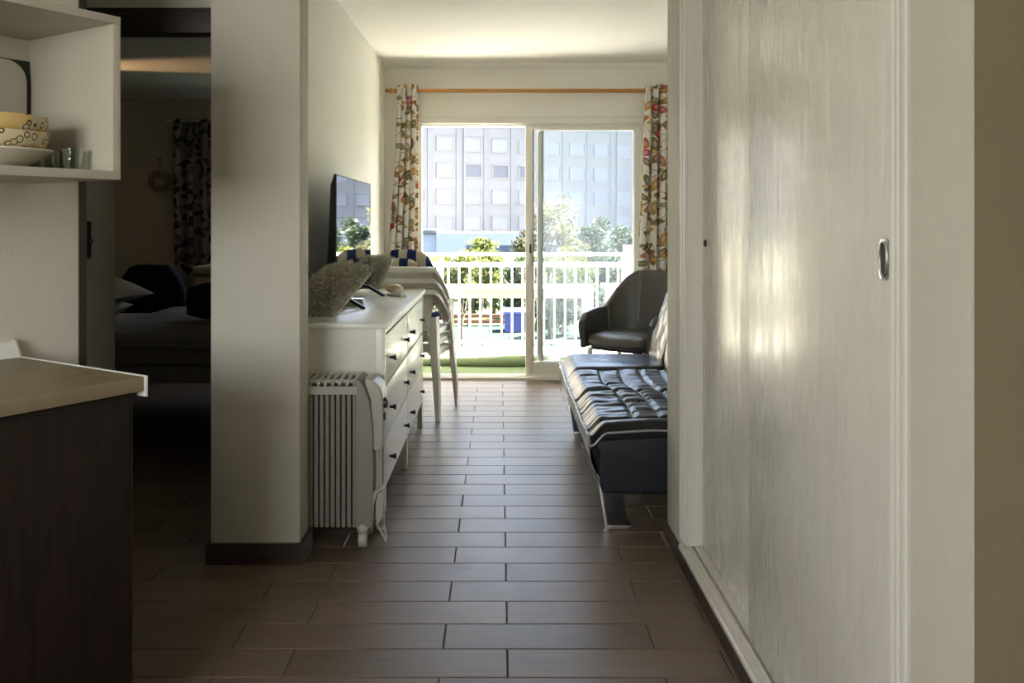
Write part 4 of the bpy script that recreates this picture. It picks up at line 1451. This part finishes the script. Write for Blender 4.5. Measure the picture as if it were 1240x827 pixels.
def duv(i, j):
    x, y = -0.28 + 1.20 * i / 60, 1.57 * j / 50
    z = 0.595 + 0.010 * noise.noise((x * 3, y * 9, 0.3)) + 0.012 * noise.noise((x * 1.5, y * 3, 2.0))
    e = smoothstep(0.0, 0.10, y)
    return (x, y - 0.010, z - 0.035 * (1 - e))


dv.grid(61, 51, duv)
dv.grid(61, 2, lambda i, j: (duv(i, 0)[0], -0.010 - 0.004 * j, duv(i, 0)[2] - j * (0.025 + 0.012 * noise.noise((i * 0.2, 0, 0)))))
dv.build('bedspread', 'duvet', bed, smooth=60, fix=False, solid=0.02)


def pillow(name, label, loc, rot, sx, sy, sz, m, grp=None, cat='pillow'):
    g = MB()
    n = 19

    def top(i, j, s):
        u, v = -1 + 2 * i / (n - 1), -1 + 2 * j / (n - 1)
        e = max(0, (1 - u ** 2) * (1 - v ** 2)) ** 0.5
        pinch = 1 - 0.10 * (1 - abs(u)) * abs(v) ** 2 - 0.10 * (1 - abs(v)) * abs(u) ** 2
        return (sx * u * pinch, sy * v * pinch, s * sz * e)
    g.grid(n, n, lambda i, j: top(i, j, 1))
    g.grid(n, n, lambda i, j: top(n - 1 - i, j, -1))
    return tag(g.build(name, m, smooth=180, fix=False, loc=loc, rot=rot), label, cat, grp)


pillow('pillow', 'lower pale pillow lying flat at the head of the bed', (-2.68, 5.60, 0.640), (0, R(-4), R(8)), 0.24, 0.24, 0.075, 'pillow', 'bed pillows')
pillow('pillow', 'upper pale pillow with pointed corner on the other pillow', (-2.62, 5.62, 0.792), (0, R(12), R(-10)), 0.27, 0.25, 0.085, 'pillow', 'bed pillows')
rc = MB()
rc.tube([(0, -0.02, 0), (0.10, 0, 0), (0.30, 0, 0), (0.40, 0, 0)], [0.085, 0.115, 0.115, 0.06], 20)
tag(rc.build('bolster', 'navy', smooth=60, loc=(-1.93, 5.38, 0.725), rot=(0, 0, R(4))), 'dark navy bolster lying on the grey bedspread', 'bolster')
na = thing('armchair', 'dark navy upholstered armchair behind the bed', 'armchair', (-2.71, 6.80, 0))
MB().prism([(-0.25, 0.30), (0.25, 0.30), (0.25, 0.66), (0.20, 0.78), (0.14, 0.865), (0.09, 0.88), (-0.12, 0.88), (-0.18, 0.86), (-0.24, 0.77), (-0.26, 0.66)], -0.06, 0.06, 'y').build('backrest', 'navy', na, bevel=0.025, seg=3)
B(-0.28, 0.28, 0.05, 0.50, 0.28, 0.46).build('seat', 'navy', na, bevel=0.03, seg=3)
for sx in (-1, 1):
    B(sx * 0.27 - 0.05, sx * 0.27 + 0.05, 0.0, 0.50, 0.20, 0.60).build('armrest', 'navy', na, bevel=0.03, seg=3)
    for yy in (0.03, 0.45):
        MB().tube([(sx * 0.25, yy, 0.28), (sx * 0.26, yy, 0.0)], [0.02, 0.014], 8).build('leg', 'darkframe', na)
ns_ = thing('nightstand', 'cream nightstand with small dark knobs below the bedroom curtain', 'nightstand', (-2.44, 7.55, 0))
B(-0.22, 0.30, 0.0, 0.42, 0.04, 0.74).build('body', 'nightstand', ns_, bevel=0.005)
B(-0.235, 0.315, -0.015, 0.435, 0.74, 0.83).build('top', 'nightstand', ns_, bevel=0.035, seg=4)
for k in range(3):
    d = B(-0.195, 0.275, -0.012, 0.0, 0.08 + 0.215 * k, 0.285 + 0.215 * k).build('drawer', 'nightstand', ns_, bevel=0.003)
    MB().lathe([(0.008, -0.012), (0.014, -0.024), (0.012, -0.034)], (-0.06, 0, 0.20 + 0.215 * k), 12, 'y').build('knob', 'darkframe', d, smooth=True)
curtain('curtain', 'dim blue leaf-print curtain hanging in the dark bedroom', -3.22, -2.15, -3.20, -2.12, 8.50, 2.21, 0.04, 8, 'floral_blue', 0.05, 9, 1.5)
br = thing('curtain_rod', 'thin pale curtain rod in the dark bedroom', 'curtain rod', (-2.5, 8.50, 2.205))
MB().tube([(-0.74, 0, 0), (1.28, 0, 0)], 0.012, 10).build('pole', 'whitelac', br, smooth=True)
for x in (-0.74, 1.28):
    MB().lathe([(0.012, 0), (0.02, 0.01 if x > 0 else -0.01), (0.006, 0.03 if x > 0 else -0.03)], (x, 0, 0), 12, 'x').build('finial', 'whitelac', br, smooth=True)
wr_ = thing('hanging_wreath', 'round dried wreath hanging on a cord on the bedroom wall', 'wreath', (-3.36, 8.575, 1.62))
rnd = random.Random(5)
MB().tube([(0.085 * math.cos(2 * math.pi * k / 28), rnd.uniform(-0.008, 0.008), 0.075 * math.sin(2 * math.pi * k / 28)) for k in range(28)], [0.026 + 0.012 * rnd.random() for k in range(28)], 7, closed=True).build('ring', 'wicker', wr_)
MB().tube([(0, 0, 0.07), (0, 0.008, 0.15), (0, 0.012, 0.235)], 0.006, 6).build('cord', 'wicker', wr_)
MB().tube([(-0.03, 0, 0.20), (0, -0.005, 0.22), (0.03, 0, 0.20)], [0.006, 0.016, 0.006], 6).build('bow', 'wicker', wr_)
# unseen wall lamp, assumed, washing the bedroom ceiling with a warm streak
wl = thing('assumed_wall_lamp', 'assumed small warm wall lamp near the bedroom ceiling', 'lamp', (-4.44, 6.75, 2.25))
B(-0.06, 0.0, -0.06, 0.06, -0.05, 0.05).build('back_plate', 'whitelac', wl, bevel=0.004)
MB().lathe([(0.03, 0.0), (0.05, 0.06), (0.052, 0.10)], (0, 0, 0), 20, 'x').build('lamp_shade', 'whitelac', wl, smooth=True)
l3 = bpy.data.lights.new('assumed_bedroom_lamp_offscreen', 'SPOT')
l3.energy = 120
l3.color = (1.0, 0.60, 0.28)
l3.spot_size = R(24)
l3.spot_blend = 0.9
l3.shadow_soft_size = 0.03
l3o = bpy.data.objects.new('assumed_bedroom_lamp_offscreen', l3)
COL.objects.link(l3o)
l3o.parent = wl
l3o.location = (0.12, 0, 0)
l3o.rotation_euler = Vector((-1.0, 0.0, -0.085)).to_track_quat('Z', 'Y').to_euler()

# ------------------------------------------------------------------ balcony
BZ = -0.05
bal = struct('floor_balcony', B(-1.031, 2.6, 6.80, 8.80, -0.30, BZ), 'tileout')
struct('ceiling_balcony', B(-1.031, 2.6, 6.87, 8.12, 2.50, 2.68), 'wall')
tf = MB()


def turf_fn(i, j):
    x, y = -1.0 + 2.9 * i / 70, 6.80 + 0.64 * j / 16
    e = smoothstep(0.7, 1.0, j / 16)
    edge = 0.04 * noise.noise((x * 1.3, 0.4, 0)) * e - 0.06 * (x - 0.2) * e
    return (x, y + edge, BZ + 0.018 + 0.004 * noise.noise((x * 6, y * 6, 1)) + 0.0 * e)


tf.grid(71, 17, turf_fn)
tag(tf.build('turf_mat', 'turf', smooth=180, fix=False, solid=0.012), 'green artificial turf mat laid flat inside the balcony door', 'turf mat', 'artificial turf')
rl = MB()
rp_ = []
for k in range(50):
    x = -0.95 + 2.7 * k / 49
    rp_.append((x, 7.455 + 0.03 * noise.noise((x * 1.4, 0, 3)) - 0.05 * (x - 0.2), BZ + 0.062 + 0.018 * noise.noise((x * 2.0, 5, 0))))
rl.tube(rp_, [0.056 + 0.014 * noise.noise((k * 0.13, 0, 8)) for k in range(50)], 12, flat=0.85)
tag(rl.build('turf_roll', 'turf', smooth=60), 'rumpled roll of green artificial turf across the balcony floor', 'turf roll', 'artificial turf')
sg_ = MB()
sg_.grid(50, 8, lambda i, j: (-0.9 + 1.8 * i / 49, 7.90 + 0.24 * j / 7 + 0.04 * noise.noise((i * 0.2, 0, 1)), BZ + 0.012 + max(0, 0.04 * noise.noise((i * 0.16, j * 0.3, 7)))))
tag(sg_.build('turf_strip', 'turf', smooth=180, fix=False, solid=0.01), 'narrow strip of green turf lying under the railing', 'turf strip', 'artificial turf')

RY = 8.20
rail = thing('balcony_railing', 'white metal balcony railing with slim vertical bars', 'railing', (0, RY, 0))
MB().box(-1.03, 1.19, -0.025, 0.025, 0.895, 0.925).build('top_rail', 'rail', rail, bevel=0.004)
MB().box(-1.03, 1.19, -0.02, 0.02, 0.790, 0.832).build('upper_rail', 'rail', rail, bevel=0.003)
MB().box(-1.03, 1.19, -0.02, 0.02, 0.062, 0.095).build('lower_rail', 'rail', rail, bevel=0.003)
bar_me = None
for k in range(22):
    x = -0.985 + 0.1003 * k
    if bar_me is None:
        o = B(-0.009, 0.009, -0.009, 0.009, 0.09, 0.795).build('bar', 'rail', rail)
        bar_me = o.data
    else:
        o = relink(bar_me, 'bar', rail)
    o.location = (x, 0, 0)
for x in (-0.55, 0.285, 1.17):
    B(x - 0.018, x + 0.018, -0.018, 0.018, BZ, 0.90).build('post', 'rail', rail)
struct('wall_balcony_pier', B(1.19, 1.42, 8.02, 8.36, BZ, 0.99), 'wall', bevel=0.006)

tbl = thing('garden_table', 'long white plastic garden table along the balcony railing', 'table', (0.03, 7.50, BZ))
B(-0.78, 0.775, -0.24, 0.22, 0.685, 0.710).build('table_top', 'whiteplastic', tbl, bevel=0.008)
MB().box(-0.765, 0.76, -0.232, -0.215, 0.625, 0.69).box(-0.765, 0.76, 0.195, 0.212, 0.625, 0.69).box(-0.765, -0.748, -0.232, 0.212, 0.625, 0.69).box(0.743, 0.76, -0.232, 0.212, 0.625, 0.69).build('apron', 'whiteplastic', tbl)
for (x, y) in ((0.735, -0.21), (0.735, 0.19), (-0.74, -0.21), (-0.74, 0.19)):
    MB().hexa([(x - 0.028, y - 0.024, 0.0), (x + 0.012, y - 0.024, 0.0), (x + 0.012, y + 0.02, 0.0), (x - 0.028, y + 0.02, 0.0)],
              [(x - 0.036, y - 0.024, 0.69), (x + 0.022, y - 0.024, 0.69), (x + 0.022, y + 0.03, 0.69), (x - 0.036, y + 0.03, 0.69)]).build('leg', 'whiteplastic', tbl, bevel=0.004)
st = thing('side_table', 'small white side table at the balcony end by the pier', 'table', (1.18, 7.79, BZ))
B(-0.25, 0.25, -0.22, 0.22, 0.665, 0.70).build('table_top', 'whiteplastic', st, bevel=0.008)
for (x, y) in ((-0.19, -0.17), (0.2, -0.17), (-0.19, 0.17), (0.2, 0.17)):
    B(x - 0.02, x + 0.02, y - 0.02, y + 0.02, 0.0, 0.67).build('leg', 'whiteplastic', st, bevel=0.004)

# ------------------------------------------------------------------ garden
GZ = -1.0
struct('ground', B(-60, 70, 8.85, 62, GZ - 0.5, GZ - 0.01), 'ground')
struct('ground_court', B(-14, 14, 9.5, 18.7, GZ - 0.2, GZ), 'court')
fn_ = thing('wooden_fence', 'low orange wooden rail fence edging the teal court', 'fence', (0, 18.45, GZ))
for z in (0.05, 0.17):
    B(-2.2, 0.12, -0.03, 0.03, z, z + 0.075).build('rail', 'redwood', fn_)
for x in (-2.1, -1.5, -0.65, 0.05):
    B(x - 0.035, x + 0.035, 0.03, 0.10, 0.0, 0.28).build('post', 'redwood', fn_)
bb = thing('blue_bin', 'blue storage box standing on the teal court', 'box', (0.36, 17.6, GZ))
MB().hexa([(-0.26, -0.2, 0), (0.26, -0.2, 0), (0.26, 0.3, 0), (-0.26, 0.3, 0)], [(-0.26, -0.15, 0.36), (0.26, -0.15, 0.36), (0.26, 0.3, 0.40), (-0.26, 0.3, 0.40)]).build('body', 'bluebox', bb)
MB().hexa([(-0.28, -0.19, 0.36), (0.28, -0.19, 0.36), (0.28, 0.32, 0.36), (-0.28, 0.32, 0.36)], [(-0.28, -0.17, 0.40), (0.28, -0.17, 0.40), (0.28, 0.32, 0.44), (-0.28, 0.32, 0.44)]).build('lid', 'bluebox', bb)


def leaves(n, rx, ry, rz, cz, size, seed, lumps=9, spiky=0.0):
    rnd = random.Random(seed)
    cl = []
    for k in range(lumps):
        a, h, q = rnd.uniform(0, 6.28), rnd.uniform(-0.75, 0.75), rnd.uniform(0.15, 0.75)
        w = math.sqrt(max(0.05, 1 - h * h))
        cl.append((Vector((rx * q * w * math.cos(a), ry * q * w * math.sin(a), cz + rz * h)), rnd.uniform(0.3, 0.5)))
    mb = MB()
    for k in range(n):
        c, s = rnd.choice(cl)
        d = Vector((rnd.gauss(0, 1), rnd.gauss(0, 1), rnd.gauss(0, 1))).normalized() * (rnd.random() ** 0.5)
        p = c + Vector((d.x * rx, d.y * ry, d.z * rz)) * s
        a = Vector((rnd.gauss(0, 1), rnd.gauss(0, 1), rnd.gauss(0, 1) + spiky)).normalized() * size * rnd.uniform(0.6, 1.2)
        b = a.cross(Vector((rnd.gauss(0, 1), rnd.gauss(0, 1), rnd.gauss(0, 1)))).normalized() * size * 0.36
        mb.add([p - a, p + b, p + a, p - b], [(0, 1, 2, 3)])
    return mb


def tree(name, label, loc, h, rx, ry, n, size, m, seed, cat='tree', group=None, low=0.35, lumps=11, trunk=0.05):
    t = thing(name, label, cat, loc, 0, group)
    cz = h * (1 + low) / 2
    rz = h * (1 - low) / 2
    fo = leaves(n, rx, ry, rz, cz, size, seed, lumps).build('foliage', m, t, fix=False)
    fo['kind'] = 'stuff'
    rnd = random.Random(seed + 50)
    tk = MB()
    tk.tube([(0, 0, 0), (rnd.uniform(-0.05, 0.05), 0, h * 0.3), (rnd.uniform(-0.1, 0.1), 0, h * 0.6), (rnd.uniform(-0.1, 0.1), 0, h * 0.85)], [trunk, trunk * 0.8, trunk * 0.5, trunk * 0.2], 7)
    for k in range(5):
        a = rnd.uniform(0, 6.28)
        z = h * rnd.uniform(0.3, 0.6)
        tk.tube([(0, 0, z), (rx * 0.35 * math.cos(a), ry * 0.35 * math.sin(a), z + h * 0.15), (rx * 0.7 * math.cos(a), ry * 0.7 * math.sin(a), z + h * 0.28)], [trunk * 0.5, trunk * 0.35, trunk * 0.1], 5)
    tk.build('trunk', 'bark', t)
    return t


def gx(px, y):
    return (px - 605) * y / 1050.0


# yellow-green shrubs in front of the hedge
for i, (px, y, h, r, n) in enumerate(((528, 14.5, 1.72, 0.42, 900), (560, 14.0, 1.80, 0.42, 1000), (585, 15.0, 1.72, 0.35, 800), (668, 14.5, 1.82, 0.5, 1000), (705, 15.0, 1.55, 0.45, 800))):
    tree('shrub', 'bright yellow-green shrub behind the balcony railing', (gx(px, y), y, GZ), h, r, r, n, 0.055, 'leaf_yellow', 20 + i, 'shrub', 'yellow-green shrubs by the court', 0.62, 8, 0.02)
for i, px in enumerate(range(468, 780, 26)):
    y = 20.0 + 0.4 * (i % 3)
    tree('cypress_shrub', 'dark green cypress shrub in the hedge behind the court', (gx(px, y), y, GZ), 1.20 + 0.10 * ((i * 5) % 4), 0.42, 0.4, 1000, 0.085, 'leaf_dark', 40 + i, 'shrub', 'cypress hedge behind the court', 0.05, 12, 0.05)
for i, (px, y, h, r) in enumerate(((655, 16.5, 1.05, 0.5), (682, 16.8, 1.15, 0.55), (735, 16.5, 0.95, 0.5))):
    tree('garden_bush', 'leafy green bush on the court side of the hedge', (gx(px, y), y, GZ), h, r, r, 900, 0.07, 'leaf_green', 70 + i, 'bush', 'green bushes in the garden', 0.1, 9, 0.03)
tree('tree', 'olive-brown leafy tree rising beside the sliding door stile', (gx(664, 24), 24, GZ), 2.72, 1.15, 0.9, 3000, 0.085, 'leaf_olive', 80, low=0.30)
tree('tree', 'sparse yellowish tree in front of the low podium building', (gx(592, 25), 25, GZ), 1.75, 0.75, 0.6, 900, 0.085, 'leaf_yellow', 81, low=0.55)
tree('tree', 'broad green tree in front of the apartment block', (gx(715, 26), 26, GZ), 2.30, 0.75, 0.8, 2200, 0.095, 'leaf_green', 82, low=0.25)
tree('tree', 'green tree next to the broad one by the balcony pier', (gx(752, 27), 27, GZ), 2.15, 0.75, 0.8, 2000, 0.095, 'leaf_green', 83, low=0.25)

# ------------------------------------------------------------------ apartment block beyond the garden
FA = math.atan2(11.0, 21.6)
ab = thing('apartment_block', 'long pale apartment block with rows of shuttered windows', 'building', (-7.0, 95.0, 0), FA)
# local: x along the facade, y 0 = facade plane (faces -y)
B(-30, 60, 0.0, 14, -6.0, 21.0).build('facade', 'facade', ab)
PX = 3.42
pil = None
cols = [(-4 + k) for k in range(13)]
for k in cols:
    x = 1.1 + PX * k + PX / 2 - 0.05
    if pil is None:
        o = B(-0.34, 0.34, -0.10, 0.02, 0.0, 21.0).build('pilaster', 'facadeband', ab)
        pil = o.data
    else:
        o = relink(pil, 'pilaster', ab)
    o.location = (x, 0, 0)
    if k % 3 == 0:
        MB().tube([(x + 0.62, -0.14, 0), (x + 0.62, -0.14, 21)], 0.10, 8).build('downpipe', 'winframe', ab)
fmes, pmes = None, {}
ZB = 0.35
for k in cols:
    for r in range(6):
        x, z = 1.1 + PX * k - 0.95, ZB + 2.92 * r
        if fmes is None:
            f = MB()
            f.box(-0.12, 2.02, -0.14, 0.0, -0.12, 0.0).box(-0.12, 2.02, -0.14, 0.0, 1.36, 1.48).box(-0.12, 0.0, -0.14, 0.0, 0.0, 1.36).box(1.9, 2.02, -0.14, 0.0, 0.0, 1.36)
            o = f.build('window', 'winframe', ab)
            fmes = o.data
        else:
            o = relink(fmes, 'window', ab)
        o.location = (x, 0, z)
        kind = 'blind_pale'
        if (k, r) in ((1, 2), (2, 2), (-1, 1), (3, 2)):
            kind = 'blind_grey'
        elif (k * 7 + r * 3) % 5 == 0:
            kind = 'blind_mid'
        if kind not in pmes:
            p = B(0.0, 1.9, -0.05, 0.01, 0.0, 1.36).build('blind', kind, o)
            pmes[kind] = p.data
        else:
            p = relink(pmes[kind], 'blind', o)
pod = thing('podium_building', 'low white building in front of the apartment block', 'building', (-8.0, 78.0, -5.0))
B(2.3, 24, 0, 8, 0, 5.2).build('block', 'podium', pod)
B(-6, 2.2, 1.0, 8, 0, 5.15).build('side_block', 'podium', pod)
B(-6, 2.6, 0.6, 8, 5.15, 5.45).build('roof_slab', 'facadeband', pod)
for k in range(5):
    x = 5.0 + 2.1 * k
    w = B(0, 1.9, -0.12, 0.0, 0, 1.3).build('window', 'winframe', pod, loc=(x, 0, 2.8))
    B(0.1, 1.8, -0.15, -0.11, 0.08, 1.22).build('pane', 'blind_grey', w)
for k in range(2):
    B(0, 0.5, -0.1, 0.0, 0, 5.1).build('pier', 'winframe', pod, loc=(-2.4 + 2.4 * k, 1.0, 0))
